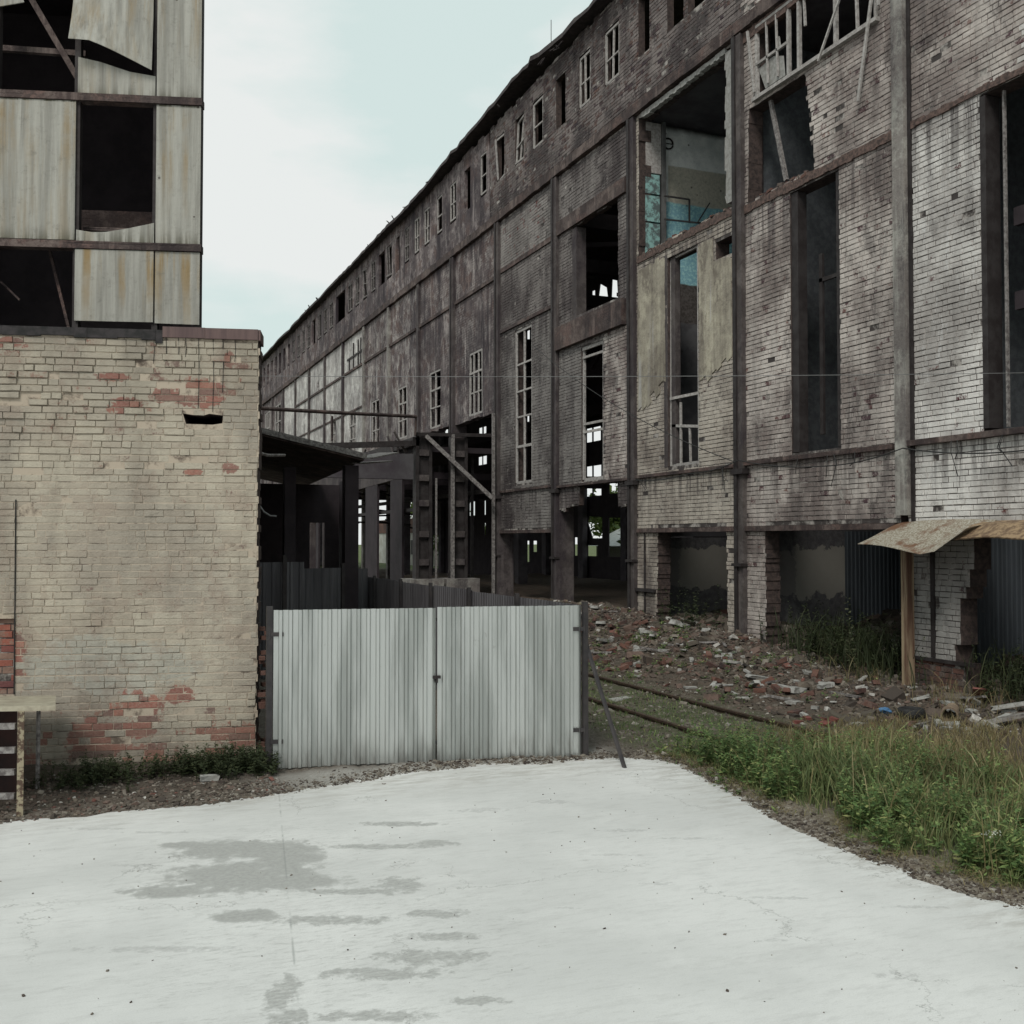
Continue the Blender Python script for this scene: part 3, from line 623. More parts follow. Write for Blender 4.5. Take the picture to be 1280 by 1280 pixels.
# --- upper storey under the eaves
upw = [(20.95, 21.85), (22.05, 22.85), (23.75, 24.36), (25.47, 26.35), (27.28, 28.07), (29.02, 29.75), (30.76, 31.62), (32.39, 33.18), (34.21, 34.96), (36.0, 36.7), (37.8, 38.5), (39.5, 40.3), (41.3, 42.05), (43.07, 43.85), (44.6, 45.35), (46.2, 46.95), (47.8, 48.4), (49.2, 50.1), (50.5, 51.7), (52.4, 53.3), (54.15, 54.95), (55.85, 56.8), (57.5, 58.6), (59.3, 61.7), (62.55, 63.6), (64.3, 65.3), (66.1, 67.2), (67.9, 69.05), (69.75, 70.8), (71.5, 72.5), (73.3, 74.3), (75.3, 76.3)]
yy = 77.3
while yy < 108: upw.append((yy, yy + .95)); yy += 1.95
U1 = [(4.6, 14.78), (36.0 - .35, 14.78), (36.0 - .35, 18.25)] + jag(35.6, 18.25, 19.2, 18.45, .07, .35, 8) + [(4.6, 18.5)]
hsU = [rect(a, b, 16.03, 17.66) for a, b in upw if b < 35.6] + [rect(a, a + 1.2, 16.0, 17.7) for a in (8.0, 10.5, 13.0, 15.5, 18.2)]
brickwall('upper_wall', U1, hsU, FA, M['bU'], M['mortar'], fac, thick=.2, miss=.03, extra=[(M['bB'], rect(4.6, 19.5, 14.7, 18.6))])
m = MB(); m.prism([(35.65, 14.78), (110, 14.78), (110, 18.15)] + jag(109, 18.15, 35.7, 18.25, .08, .6, 9), -.14, .005, FA,
                  [rect(a, b, 15.95, 17.62) for a, b in upw if a > 35.7]); m.build('upper_wall', M['plU'], fac)
# belt between the storeys
m = MB()
for a_, b_, q_ in ((4.6, 19.75, 3), (19.753, 60, 4), (60.003, 110, 5)):
    m.prism(jag(a_, 14.47, b_, 14.47, .018, .35, q_) + jag(b_, 14.76, a_, 14.76, .022, .3, q_ + 9), -.3, .13 + .004 * q_, FA)
m.parts('belt_course', M['brsteel'], fac)
# mid beams at z = 10.3 and lintel / sill beams
m = MB()
m.box(XF - .08, XF + .3, 14.8, 19.5, 3.0, 3.115); m.box(XF - .08, XF + .3, 19.9, 24.45, 3.0, 3.115); m.box(XF - .08, XF + .3, 29.9, 34.5, 3.04, 3.148)
m.box(XF - .14, XF - .003, 4.6, 14.4, 4.5, 4.6); m.box(XF - .1, XF - .003, 14.8, 19.5, 4.49, 4.58); m.box(XF - .1, XF - .003, 19.9, 24.45, 4.47, 4.55)
m.box(XF - .12, XF - .003, 24.9, 29.5, 4.45, 4.52); m.box(XF - .08, XF - .003, 29.9, 34.5, 4.5, 4.58)
m.box(XF - .16, XF - .003, 25.1, 29.55, 8.82, 9.55); m.box(XF - .1, XF - .003, 25.0, 29.55, 12.52, 12.95)
m.box(XF - .08, XF - .003, 29.9, 34.5, 10.3, 10.42); m.box(XF - .06, XF - .003, 29.9, 34.5, 12.5, 12.66)
for k in range(4, 12): m.box(XF - .08, XF - .012, COLY[k] + .25, COLY[k + 1] - .25, 12.42, 12.55)
for k in (8, 9, 10, 11): m.box(XF - .06, XF - .012, COLY[k] + .25, COLY[k + 1] - .25, 10.1, 10.2)
m.parts('steel_beam', M['brsteel'], fac)
def ragged_course(y0, y1, z0, z1, seed, mat='edge', out=.045):
    m = MB(); m.prism(jag(y0, z0, y1, z0, .018, .16, seed) + jag(y1, z1, y0, z1, .022, .13, seed + 1), -.1, out, FA); m.build('rough_brick_course', M[mat], fac)
ragged_course(4.7, 14.38, 10.3, 10.41, 31); ragged_course(14.72, 19.5, 10.26, 10.44, 33); ragged_course(19.9, 24.42, 10.36, 10.54, 35); ragged_course(14.75, 19.5, 14.2, 14.44, 37)
r = random.Random(77); m = MB()
for i in range(90):   # loose bricks and mortar crumbs left on the broken ledges
    y, z = (r.uniform(17.1, 19.3), 10.45) if i < 45 else (r.uniform(20.0, 24.3), 10.55)
    a = FA(y, z + r.uniform(0, .07), -r.uniform(-.02, .2)); m.beam(a, (a[0], a[1] + r.uniform(.05, .2), a[2] + r.uniform(-.03, .03)), r.uniform(.04, .09), r.uniform(.03, .07))
tag(m.build('ledge_debris', M['low'], fac), kind='stuff')
# columns between the bays
for k, y in enumerate(COLY):
    m = MB(); pr = .12
    if k == 0:
        m.box(XF - .14, XF + .5, y - .2, y + .09, 3.25, 14.44); m.build('column', M['conc'], fac)
        m = MB(); m.box(XF - .05, XF + .02, y - .28, y - .203, 2.9, 14.44); m.build('drain_strip', M['steel'], fac); continue
    top = 14.44; bot = -.2
    if k < 6: m.box(XF - pr, XF + .5, y - .17, y + .02, bot, top); m.cur = 1; m.box(XF - .16, XF - .02, y + .023, y + .14, bot, top)
    else: m.box(XF - pr, XF + .5, y - .42, y - .12, bot, top)
    if k < 6: m.box(XF - .2, XF - .02, y - .26, y + .2, 4.3, 4.42); m.box(XF - .2, XF - .02, y - .2, y + .19, 2.2, 2.27)
    mat = M['concd'] if k not in (7, 8) else M['conc']
    m.build('column', [mat, M['steel']], fac)
# eaves and roof
m = MB(); ys = np.concatenate([np.arange(4.6, 60, .45), np.arange(60, 111, 1.2)]); vs = []; r = random.Random(3)
lift_ = lambda y: .42 if 31 < y < 60 and False else 0
for i, y in enumerate(ys):
    sag = .03 * math.sin(y * .63 + 1)
    o = .42 + r.uniform(-.03, .03) + (r.random() < .06) * .08
    z = float(np.interp(y, [4, 28.5, 32, 37, 43, 60, 95], [18.5, 18.5, 18.78, 18.56, 18.24, 18.26, 18.36])) + sag + r.uniform(-.018, .018)
    vs += [(XF - o, y, z - .1), (XF - o + .02, y, z + .03 + r.uniform(0, .05)), (XF + 6.2, y, z + 1.1), (XF + 12.6, y, z + .2), (XF + 12.6, y, z + .05), (XF + 6.2, y, z + .95)]
fs = []
for i in range(len(ys) - 1):
    for j in range(6): a = i * 6 + j; b = i * 6 + (j + 1) % 6; fs.append((a, b, b + 6, a + 6))
m.add(vs, fs); rf = m.build('roof', M['roof'], fac)
m = MB(); r = random.Random(11)
for i in range(26):
    y = r.uniform(19, 70); l = r.uniform(.05, .2)
    m.beam((XF - .38, y, 18.25 + r.uniform(-.1, .1)), (XF - .45 - l * .3, y + r.uniform(-.2, .3), 18.3 + r.uniform(-.2, .15)), r.uniform(.03, .12), .02)
tag(m.build('torn_roofing_felt', M['roof'], rf), kind='stuff')
m = MB(); m.tube([(XF - .1, 29.9, 18.5), (XF - .1, 29.9, 19.7)], .012, 5); m.build('lightning_rod', M['steel'], rf)

# --- interior shells
m = MB()
for a in (14.6, 19.63):
    m.box(XF + .4, 19.0, a - .1, a + .12, -.2, 14.4)
m.parts('division_wall', M['lroom'], fac)
m = MB(); m.box(XF + .4, 19.0, 24.6, 24.82, 2.9, 14.4); m.parts('division_wall', M['room'], fac)
m = MB(); m.box(XF + .4, 17.6, 24.61, 24.81, -.2, 2.87); m.parts('division_wall', M['lroom'], fac)
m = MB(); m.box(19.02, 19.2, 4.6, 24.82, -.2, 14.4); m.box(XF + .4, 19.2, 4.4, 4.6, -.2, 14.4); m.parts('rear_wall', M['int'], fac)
m = MB(); m.box(XF + .02, 26.2, 4.6, 110, 14.5, 14.72) if False else m.box(XF + .31, 19.2, 4.6, 24.8, 14.44, 14.72); m.build('floor_slab', M['int'], fac)
m = MB(); m.box(XF, 26.2, 110, 110.2, -.2, 18.3); m.box(XF, 26.2, 4.3, 4.5, 14.7, 18.3); m.parts('end_wall', M['int'], fac)
# rear wall of the hall with the openings through which daylight shows
rear = lambda u, v, d: (26.0 - d, u, v)
hs = [rect(50.25, 51.2, 8.31, 9.1), rect(51.3, 52.2, 8.31, 9.1), rect(50.2, 51.2, 6.28, 6.95), rect(51.3, 52.3, 6.28, 6.95), rect(50.2, 51.2, 5.26, 6.05), rect(51.3, 52.3, 5.26, 6.05),
      rect(48.22, 49.3, 5.3, 5.95), [(50.1, 2.9), (51.3, 2.9), (51.9, 3.8), (51.7, 4.15), (50.1, 4.05)], rect(47.85, 49.35, 1.9, 4.0), rect(47.0, 47.5, 2.6, 3.9), rect(53.2, 53.6, 1.9, 2.95),
      rect(50.6, 51.9, 1.9, 2.5), rect(59.0, 59.6, 2.05, 2.75), rect(60.2, 60.75, 1.4, 2.75), rect(62.0, 62.6, 1.4, 2.75), rect(66, 66.4, 1.3, 2.8), rect(68, 68.3, 4.6, 5.6), rect(68, 68.3, 3.2, 4.0),
      rect(60.2, 61.0, 10.0, 10.9), rect(60.1, 61.4, 15.7, 16.5), [(48.2, 15.7), (49.0, 15.9), (48.9, 16.9), (48.3, 16.7)], [(49.3, 15.8), (50.6, 16.0), (50.3, 17.0), (49.5, 16.6)], rect(50.9, 51.3, 16.3, 16.8), rect(76.3, 77.1, 11.2, 11.6), rect(67.9, 68.5, 10.4, 10.9), rect(68.7, 69.4, 10.4, 10.9),
      rect(67.8, 68.6, 8.2, 8.9), rect(68.7, 69.5, 8.2, 8.9), rect(66, 66.6, 8.2, 8.7), rect(77.2, 80.2, .5, 3.2), rect(84.2, 88.6, -.1, 8.0), rect(92.6, 97.6, -.1, 8.3), rect(101.2, 106.6, -.1, 8.6),
      rect(84.6, 85.3, 8.8, 9.2), rect(70.2, 71.4, 4.6, 5.8), rect(71.8, 73.0, 4.6, 5.8), rect(73.6, 74.4, 1.2, 3.0), rect(64.0, 64.5, 1.6, 3.0), rect(74.6, 75.6, 8.3, 8.9), rect(80.6, 81.4, 5.2, 6.2), rect(81.8, 82.6, 5.2, 6.2), rect(56.2, 57.0, 4.9, 5.6), rect(57.3, 58.1, 4.9, 5.6)]
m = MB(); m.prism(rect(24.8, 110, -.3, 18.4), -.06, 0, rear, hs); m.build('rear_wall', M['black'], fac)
m = MB()
for y in COLY[2:]:
    if min(abs(y + 2.2 - q) for q in (36.9, 52, 72.1, 97.3)) > 1: m.box(19.6, 20.1, y + 1.95, y + 2.45, -.2, 14.5)
    if min(abs(y + 2.2 - q) for q in (67.1, 102.3)) > 1: m.box(25.6, 25.9, y + 1.9, y + 2.5, -.2, 14.5)
m.parts('inner_column', M['int'], fac)
m = MB(); m.box(19.4, 20.3, 25, 110, 9.6, 10.3); m.box(25.3, 25.7, 25, 110, 9.6, 10.2)
for y in COLY[3:]: m.beam((14.2, y, 13.2), (25.8, y, 13.2), .3, .5); m.beam((14.2, y + .1, 12.3), (20, y + .1, 13.2), .15)
for y in COLY[6:12]: m.box(14.2, 26, y - .12, y + .12, 5.6, 5.9)
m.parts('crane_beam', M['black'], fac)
m = MB(); m.box(14.25, 18.9, 19.77, 19.81, 10.4, 14.35); m.build('bounce_lining', M['room'], fac); m = MB(); m.box(18.93, 19.0, 19.82, 24.55, 10.4, 14.35); m.build('bounce_lining', M['room'], fac)  # added pale panels, out of view, that bounce light into the open room
M['cyan'] = simple('peeling_turquoise_paint', (.26, .45, .43), (.10, .13, .13), 5, .7, 0, .3, .42, .56)
# open room details: wall cupboards, chair rail, round vent, bent bars
m = MB()
for (a, b, c, d) in ((14.02, 14.5, 12.9, 14.3), (14.0, 14.45, 12.32, 12.86), (14.0, 14.45, 11.55, 12.27), (14.0, 14.45, 10.6, 11.5)):
    m = MB(); m.box(a, b, 24.36, 24.55, c, d); m.build('wall_panel', M['frame'] if c > 12.4 else M['cyan'], fac)
m = MB(); m.box(14.52, 14.62, 24.3, 24.5, 10.6, 14.35); m.build('service_duct', M['intg'], fac)
m = MB(); ring = [(14.85 + .15 * math.cos(a), 24.56, 13.88 + .15 * math.sin(a)) for a in np.linspace(0, 2 * math.pi, 17)]
m.tube(ring, .025, 5); m.beam((14.7, 24.56, 13.88), (15.0, 24.56, 13.88), .02); m.build('round_vent', M['steel'], fac)
m = MB(); m.beam((14.5, 24.2, 12.25), (15.3, 24.2, 12.25), .04); m.beam((15.3, 24.2, 12.25), (15.3, 24.2, 11.6), .04); m.beam((14.5, 24.2, 11.6), (15.8, 24.1, 11.6), .04); m.beam((15.5, 24.1, 11.6), (15.9, 24.1, 12.2), .03)
m.build('railing', M['pole'], fac)
# broken plaster lining round the room opening
m = MB(); r = random.Random(5)
pts = jag(19.95, 14.3, 19.9, 10.7, .06, .18, 12)
lin = [(u - .02, v) for u, v in pts] + [(20.16, 10.7)] + [(u + .22 , v) for u, v in jag(20.0, 10.7, 19.95, 14.3, .05, .2, 13)][1:]
m.prism(lin, -.35, .03, FA)
top = jag(24.2, 14.28, 20.2, 14.3, .025, .12, 14) + jag(20.2, 14.42, 24.2, 14.42, .01, .4, 15)
m.prism(top, -.1, .035, FA); m.build('broken_plaster_reveal', M['white'], fac)

# --- window frames
def wframe(y0, y1, z0, z1, cols, rows, bar=.05, miss=0.0, tilt=0.0, mat='frame', d=-.1, t=.06, seed=0, outer=True, heavy=()):
    r = random.Random(seed); m = MB()
    def bb(a, b, w):
        m.beam(FA(a[0], a[1], d), FA(b[0], b[1], d + r.uniform(-tilt, tilt) * .3), w, t, up=(1, 0, 0))
    if outer:
        for a, b in (((y0, z0), (y0, z1)), ((y1, z0), (y1, z1)), ((y0, z0), (y1, z0)), ((y0, z1), (y1, z1))): bb(a, b, bar * 1.5)
    for i in range(1, cols):
        u = y0 + (y1 - y0) * i / cols
        if r.random() > miss: bb((u, z0), (u + r.uniform(-tilt, tilt), z1), bar)
    for j in rows:
        v = z0 + (z1 - z0) * j
        if r.random() > miss: bb((y0, v), (y1, v + r.uniform(-tilt, tilt) * .4), bar * (1.5 if j in heavy else 1))
    return m.build('window_frame', M[mat], fac)
skip = {2, 5, 10, 16, 18, 23, 27}
for i, (a, b) in enumerate(upw):
    if i in skip or i > 31 or i in (0, 1): continue
    bad = i in (7, 8, 17, 20)
    wframe(a + .04, b - .04, 16.1, 17.58, 2, (.45,), .045, .5 if bad else .05, .35 if bad else .05, 'frame' if i < 15 else 'framed', -.04, .05, i, outer=not bad or True)
wframe(31.75, 33.14, 4.8, 10.1, 2, (.235, .43, .6, .78), .06, 0, .04, 'frame', -.05, .06, 40, heavy=(.235,))
wframe(26.55, 27.88, 4.62, 8.6, 1, (.36, .42, .93), .07, 0, .1, 'frame', -.06, .06, 41)
wframe(21.5, 22.83, 4.7, 10.1, 1, (.32,), .07, 0, .12, 'frame', -.08, .07, 42)
m = MB(); m.beam(FA(21.5, 5.6, -.08), FA(22.83, 5.75, -.08), .07, .06, up=(1, 0, 0)); m.beam(FA(22.4, 4.75, -.08), FA(22.4, 6.3, -.08), .05, .05, up=(1, 0, 0)); m.beam(FA(21.95, 4.75, -.08), FA(21.98, 5.6, -.08), .04, .05, up=(1, 0, 0)); m.parts('glazing_bar', M['frame'], fac)
m = MB(); m.box(XF - .02, XF + .2, 22.885, 23.05, 4.68, 10.2); m.box(XF + .05, XF + .2, 22.6, 22.8, 4.75, 10.1); m.parts('window_post', M['concd'], fac)
m = MB(); m.box(XF + .02, XF + .25, 17.62, 17.84, 4.66, 10.2); m.box(XF + .02, XF + .3, 16.32, 16.42, 4.66, 10.2); m.box(XF + .3, XF + .36, 17.2, 17.3, 5, 8.8); m.box(XF + .3, XF + .36, 16.5, 17.3, 8.2, 8.28); m.parts('window_post', M['steel'], fac)
m = MB(); m.box(XF - .02, XF + .3, 12.66, 12.775, 4.66, 10.25); m.parts('window_post', M['steel'], fac); m = MB(); m.box(XF + .12, XF + .17, 12.40, 12.44, 4.66, 10.25); m.parts('window_post', M['framed'], fac)
m = MB(); m.box(XF + .3, XF + .4, 9.5, 12.4, 6.6, 6.9); m.box(XF + .3, XF + .4, 9.5, 12.4, 8.0, 8.3); m.parts('cross_rail', M['black'], fac)
for k in range(4, 10):
    y0 = COLY[k] + .12 + 1.6
    wframe(y0 + .04, y0 + 1.46, 7.7, 10.1, 3 if k == 4 else 2, (.35, .68), .055, 0, .08, 'frame', -.04, .06, 50 + k, heavy=(.68,))
for k in (13, 14, 15): wframe(COLY[k] + 1.15, COLY[k] + 3.7, 10.85, 13.55, 4, (.5,), .08, .1, .1, 'frame', -.03, .07, 70 + k)
m = MB()
for u in (54.9 + .4, 55.9, 57.0, 58.0): m.box(XF - .06, XF - .02, u + .0, u + .12, 12.5, 14.0 if u < 57.5 else 13.2)
m.box(XF - .055, XF - .021, 54.9, 58.6, 13.2, 13.3); m.parts('glazing_bar', M['steel'], fac)
m = MB()   # broken casements high in the second bay
for u in (15.2, 16.35, 17.5, 17.85, 18.98): m.beam(FA(u, 12.75, .0), FA(u, 14.4, .0), .07, .08, up=(1, 0, 0))
m.beam(FA(15.1, 12.7, .06), FA(19.05, 12.7, .06), .08, .12, up=(1, 0, 0)); m.beam(FA(17.85, 13.5, .02), FA(18.98, 13.5, .02), .06, .06, up=(1, 0, 0)); m.beam(FA(15.2, 14.35, .02), FA(18.98, 14.35, .02), .06, .06, up=(1, 0, 0))
m.build('window_frame', M['frame'], fac)
m = MB()
for u in (18.2, 18.55): m.beam(FA(u, 12.9, .03), FA(u + .05, 14.3, .03), .04, .04, up=(1, 0, 0))
m.beam(FA(18.95, 12.85, .1), FA(19.12, 14.3, .16), .05, .05, up=(1, 0, 0)); m.beam(FA(15.9, 13.9, .1), FA(16.6, 12.5, .25), .04, .04, up=(1, 0, 0)); m.beam(FA(15.0, 13.9, .15), FA(15.6, 11.3, .12), .06, .04, up=(1, 0, 0)); m.beam(FA(14.98, 14.4, .1), FA(15.02, 12.9, .12), .05, .04, up=(1, 0, 0))
m.beam(FA(15.7, 12.8, .02), FA(15.75, 14.3, .02), .05, .05, up=(1, 0, 0)); m.beam(FA(17.3, 13.6, .0), FA(17.35, 14.4, .0), .05, .04, up=(1, 0, 0)); m.parts('broken_sash', M['frame'], fac)
m = MB(); m.prism([(18.0, 12.85), (18.7, 12.85), (18.95, 13.4), (18.4, 13.45), (18.05, 13.3)], -.02, -.01, FA); m.prism([(18.15, 13.5), (18.32, 13.5), (18.3, 13.85), (18.2, 13.8)], -.03, -.02, FA); m.parts('glass_pane', M['white'], fac)
m = MB(); m.beam(FA(18.7, 12.6, -.15), FA(18.1, 10.6, -.1), .09, .07, up=(1, 0, 0)); m.build('fallen_plank', M['framed'], fac)
# broken vertical strip in bay with dark hole
m = MB(); m.box(XF - .03, XF + .3, 28.2, 28.5, 9.6, 12.45); m.beam(FA(27.5, 9.7, -1.2), FA(27.4, 11, -1.2), .12); m.parts('window_post', M['concd'], fac)
m = MB(); r = random.Random(4)
for i in range(14): a = (14.6 + r.uniform(0, 6), 26 + r.uniform(0, 8), 9.3 + r.uniform(0, 1.4)); m.beam(a, (a[0] + r.uniform(-2, 3), a[1] + r.uniform(-2, 3), a[2] + r.uniform(-.6, 1.2)), .1)
m.parts('collapsed_truss', M['black'], fac)
# corrugated sheets closing ground rooms
def corr(p, q, z0, z1, name, mat, parent, period=.12, depth=.022, bottom=None, loc=None):
    p = Vector((p[0], p[1], 0)); q = Vector((q[0], q[1], 0)); d = q - p; L_ = d.length; d.normalize(); nrm = Vector((d.y, -d.x, 0))
    n = int(L_ / period); vs = []; prof = []
    for i in range(n + 1):
        s = i * period
        for f, o in ((0, 0), (.47, 0), (.58, 1), (.86, 1), (.97, 0)): 
            if s + f * period <= L_: prof.append((s + f * period, o * depth))
    prof.append((L_, 0)); K = len(prof)
    for (s, o) in prof:
        v = p + d * s + nrm * (o + .012 * math.sin(s * 2.3 + p.x) + .006 * math.sin(s * 6.1))
        b = z0 if bottom is None else bottom(s)
        vs += [(v.x, v.y, b), (v.x, v.y, z1)]
        v = v - nrm * .0015; vs += [(v.x, v.y, b), (v.x, v.y, z1)]
    fs = []
    for i in range(K - 1): a = 4 * i; fs += [(a, a + 4, a + 5, a + 1), (a + 2, a + 3, a + 7, a + 6), (a + 1, a + 5, a + 7, a + 3)]
    fs += [(0, 1, 3, 2), (4 * K - 4, 4 * K - 3, 4 * K - 1, 4 * K - 2)]
    return mesh(name, vs, fs, mat, parent)
corr((16.55, 19.45), (18.9, 19.45), .3, 3.0, 'corrugated_infill', M['galvb'], fac)
corr((15.3, 14.4), (18.9, 14.4), .3, 2.9, 'corrugated_infill', M['galvb'], fac)
m = MB(); m.box(14.2, 14.5, 14.25, 14.48, -.2, 3); m.parts('window_post', M['black'], fac)
# pier strips and ledge
m = MB(); m.box(XF - .06, XF - .003, 13.02, 14.42, .66, .72); m.box(XF - .05, XF - .003, 13.88, 13.96, .73, 2.9); m.parts('steel_strip', M['steel'], fac)
m = MB(); m.box(XF - .05, XF - .003, 24.05, 24.09, .1, 3.05); m.box(XF - .1, XF - .003, 23.5, 24.5, 1.42, 1.5); m.parts('steel_strip', M['steel'], fac)
# timber-clad post under the canopy
m = MB(); m.box(XF - .30, XF - .15, 14.24, 14.40, -.1, 2.85); m.build('timber_post', M['wood'], fac)
# rusty sheet canopy along the right bay, its end bent loose
cn = []
m = MB(); ys = np.linspace(4.6, 12.75, 30); r = random.Random(9)
for i, y in enumerate(ys):
    k = r.uniform(-.03, .03); cn.append([(XF - .02, y, 3.12), (XF - .35, y, 3.06 + k * .5), (XF - .72, y, 2.84 + k), (XF - .71, y, 2.82 + k), (XF - .35, y, 3.04 + k * .5), (XF - .02, y, 3.08)])
vs = [p for c in cn for p in c]; fs = []
for i in range(len(ys) - 1):
    for j in range(6): a = i * 6 + j; b = i * 6 + (j + 1) % 6; fs.append((a, b, b + 6, a + 6))
m.add(vs, fs); can = m.build('canopy_sheet', M['rusty'], fac)
def sheet(name, grid, mat, parent, th=.006):
    """thin bent sheet from a grid of points, doubled for thickness"""
    rr, cc = len(grid), len(grid[0]); vs = [p for row in grid for p in row]; k = len(vs); vs += [(p[0], p[1], p[2] - th) for p in vs]; fs = []
    for i in range(rr - 1):
        for j in range(cc - 1): a = i * cc + j; fs += [(a, a + 1, a + cc + 1, a + cc), (k + a, k + a + cc, k + a + cc + 1, k + a + 1)]
    for i in range(rr - 1): a = i * cc; fs.append((a, a + cc, k + a + cc, k + a)); a += cc - 1; fs.append((a, k + a, k + a + cc, a + cc))
    for j in range(cc - 1): a = j; fs.append((a, k + a, k + a + 1, a + 1)); a += (rr - 1) * cc; fs.append((a, a + 1, k + a + 1, k + a))
    return mesh(name, vs, fs, mat, parent)
A0, B0, C0, D0 = Vector((13.76, 14.62, 3.10)), Vector((13.08, 12.5, 2.97)), Vector((12.72, 12.95, 2.58)), Vector((13.05, 15.0, 2.73))
g = []
for i in range(9):
    row = []
    for j in range(9):
        s, t = i / 8, j / 8; o_ = D0.lerp(C0, s / .7) if s < .7 else C0.lerp(B0, (s - .7) / .3); p = Vector((13.77, 14.62 - 2.1 * s, 3.13)).lerp(o_, t); p.z += .03 * math.sin(s * 7) * t + .03 * math.sin(t * 5 + s * 3) * (1 - t); row.append(tuple(p))
    g.append(row)
def sheetmat():
    n = N('mottled_zinc_sheet', .6, .2); f = n.noise(30, detail=4, rough=.7); b = n.noise(2.5, detail=6)
    c = n.mix(n.step(f, .42, .58), (.42, .40, .34), (.22, .18, .13)); c = n.mix(n.step(b, .5, .66), c, (.16, .085, .05)); return n.done(c, f, .3, .01)
M['zinc'] = sheetmat()
sheet('bent_canopy_sheet', g, M['zinc'], can, .008)

# --- annex in front of the open bays: laced columns on pedestals, beams, pipe, ladder
anx = root('open_steel_annex', 'dark open steel frame annex on pedestals in front of the factory bays', 'annex', (12, 35, 0))
def annex_col(x, y, w=.6):
    m = MB(); m.box(x - w / 2, x - w / 2 + .12, y - .2, y + .2, 1.4, 6.5); m.box(x + w / 2 - .12, x + w / 2, y - .2, y + .2, 1.4, 6.5)
    m.box(x - w / 2 + .122, x + w / 2 - .122, y - .12, y + .12, 1.4, 6.5)
    m.cur = 1
    for z in (1.9, 2.9, 4.0, 4.9, 5.8): m.box(x - w / 2 + .123, x + w / 2 - .123, y - .24, y - .123, z, z + .22)
    lc = m.build('laced_column', [M['steel'], M['concd']], anx)
    m = MB(); m.box(x - .62, x + .62, y - .6, y + .6, -.2, 1.42); m.build('pedestal', M['conc'], lc)
annex_col(11.0, 35.1); annex_col(12.35, 35.1)
m = MB(); m.box(11.98, 12.1, 34.75, 34.85, 1.4, 6.6); m.box(13.5, 13.6, 34.6, 34.7, 0, 7.4); m.box(11.4, 11.46, 34.8, 34.86, 1.4, 5.0); m.parts('steel_post', M['framed'], anx)
m = MB(); m.beam((10.6, 34.8, 6.55), (13.7, 34.8, 6.62), .09, .12); m.beam((10.7, 34.9, 6.3), (10.7, 62, 6.3), .25, .3); m.beam((6.4, 35.4, 6.0), (10.7, 35.1, 6.25), .16, .2); m.parts('steel_beam', M['steel'], anx)
m = MB(); m.beam((11.0, 34.7, 6.5), (13.3, 34.1, 4.3), .05, .14); m.beam((11.1, 34.9, 6.5), (13.35, 34.3, 4.3), .05, .14); r = random.Random(2)
for i in range(14): t = i / 13; a = Vector((11.0, 34.7, 6.5)).lerp(Vector((13.3, 34.1, 4.3)), t); m.beam(a, a + Vector((.08, .2, 0)), .04)
m.build('ladder', M['framed'], anx)
m = MB(); m.tube([(3.5, 30.1, 6.62), (7, 32.4, 6.88), (10.6, 34.6, 7.15)], .06, 8); m.tube([(10.6, 34.6, 7.15), (10.6, 34.7, 6.5)], .04, 6); m.tube([(7.2, 32.7, 6.8), (7.2, 32.7, 6.0)], .04, 6); m.parts('pipe', M['brsteel'], anx)
m = MB()
side = [(35.3, 5.15), (61, 4.6), (61, 6.1)] + jag(60, 6.1, 35.3, 5.95, .12, .5, 3)
m.prism(side, -.3, 0, lambda u, v, d: (10.7 - d, u, v)); m.build('wall_band', M['concd'], anx)
m = MB()
for y, w in ((37.5, 1.6), (41.2, 1.9), (46.5, 5.2), (52, .6), (57, .6)): m.box(10.71, 10.8, y - w / 2, y + w / 2, -.2, 5.4)
m.parts('wall_pier', M['black'], anx)
m = MB(); m.box(10.9, 13.9, 35.5, 61, 6.0, 6.2); m.build('roof_slab', M['black'], anx)
m = MB(); r = random.Random(8)
for i in range(22): y = r.uniform(35.5, 55); m.beam((10.6, y, 6.0), (10.4 + r.uniform(-.5, .3), y + r.uniform(-1, 1), 6.3 + r.uniform(-.4, .5)), .06)
m.build('torn_sheeting', M['concd'], anx)

m = MB(); r = random.Random(19)
for y in (36.3, 41.5, 52.5): m.box(13.3, 13.4, y, y + .08, 0, 6.0)
for i in range(12):
    y = r.uniform(35.8, 56); z = r.uniform(3.4, 5.9); m.beam((11.2 + r.uniform(0, 1), y, z), (13.7, y + r.uniform(-1.5, 1.5), z + r.uniform(-.8, .8)), .08)
m.beam((10.9, 35.5, 3.9), (10.9, 60, 3.9), .07, .12); m.beam((13.5, 35.5, 4.6), (13.5, 60, 4.6), .1, .16); m.beam((12.0, 35.2, 1.5), (12.9, 35.2, 4.4), .05)
m.parts('inner_framing', M['steel'], anx)
# --- lean-to shed between the brick building and the hall
shd = root('lean_to_shed', 'dark timber lean-to shed with sloping roof behind the cream brick wall', 'shed', (3.5, 23, 0))
m = MB(); m.add([(1.0, 22.0, 5.62), (5.55, 22.0, 4.66), (6.3, 33, 4.6), (1.0, 33, 5.6), (1.0, 22.0, 5.5), (5.55, 22.0, 4.54), (6.3, 33, 4.48), (1.0, 33, 5.48)], [(0, 1, 2, 3), (7, 6, 5, 4), (0, 4, 5, 1), (1, 5, 6, 2), (2, 6, 7, 3), (3, 7, 4, 0)])
m.build('roof', M['brsteel'], shd)
m = MB(); m.beam((1.0, 21.95, 5.60), (5.6, 21.95, 4.63), .05, .12); m.build('fascia_board', M['framed'], shd)
m = MB(); m.beam((5.55, 22.1, 4.6), (6.5, 23.4, 4.85), .5, .03); m.beam((5.5, 22.3, 4.5), (6.8, 24.6, 4.75), .3, .03); m.parts('torn_roof_edge', M['framed'], shd)
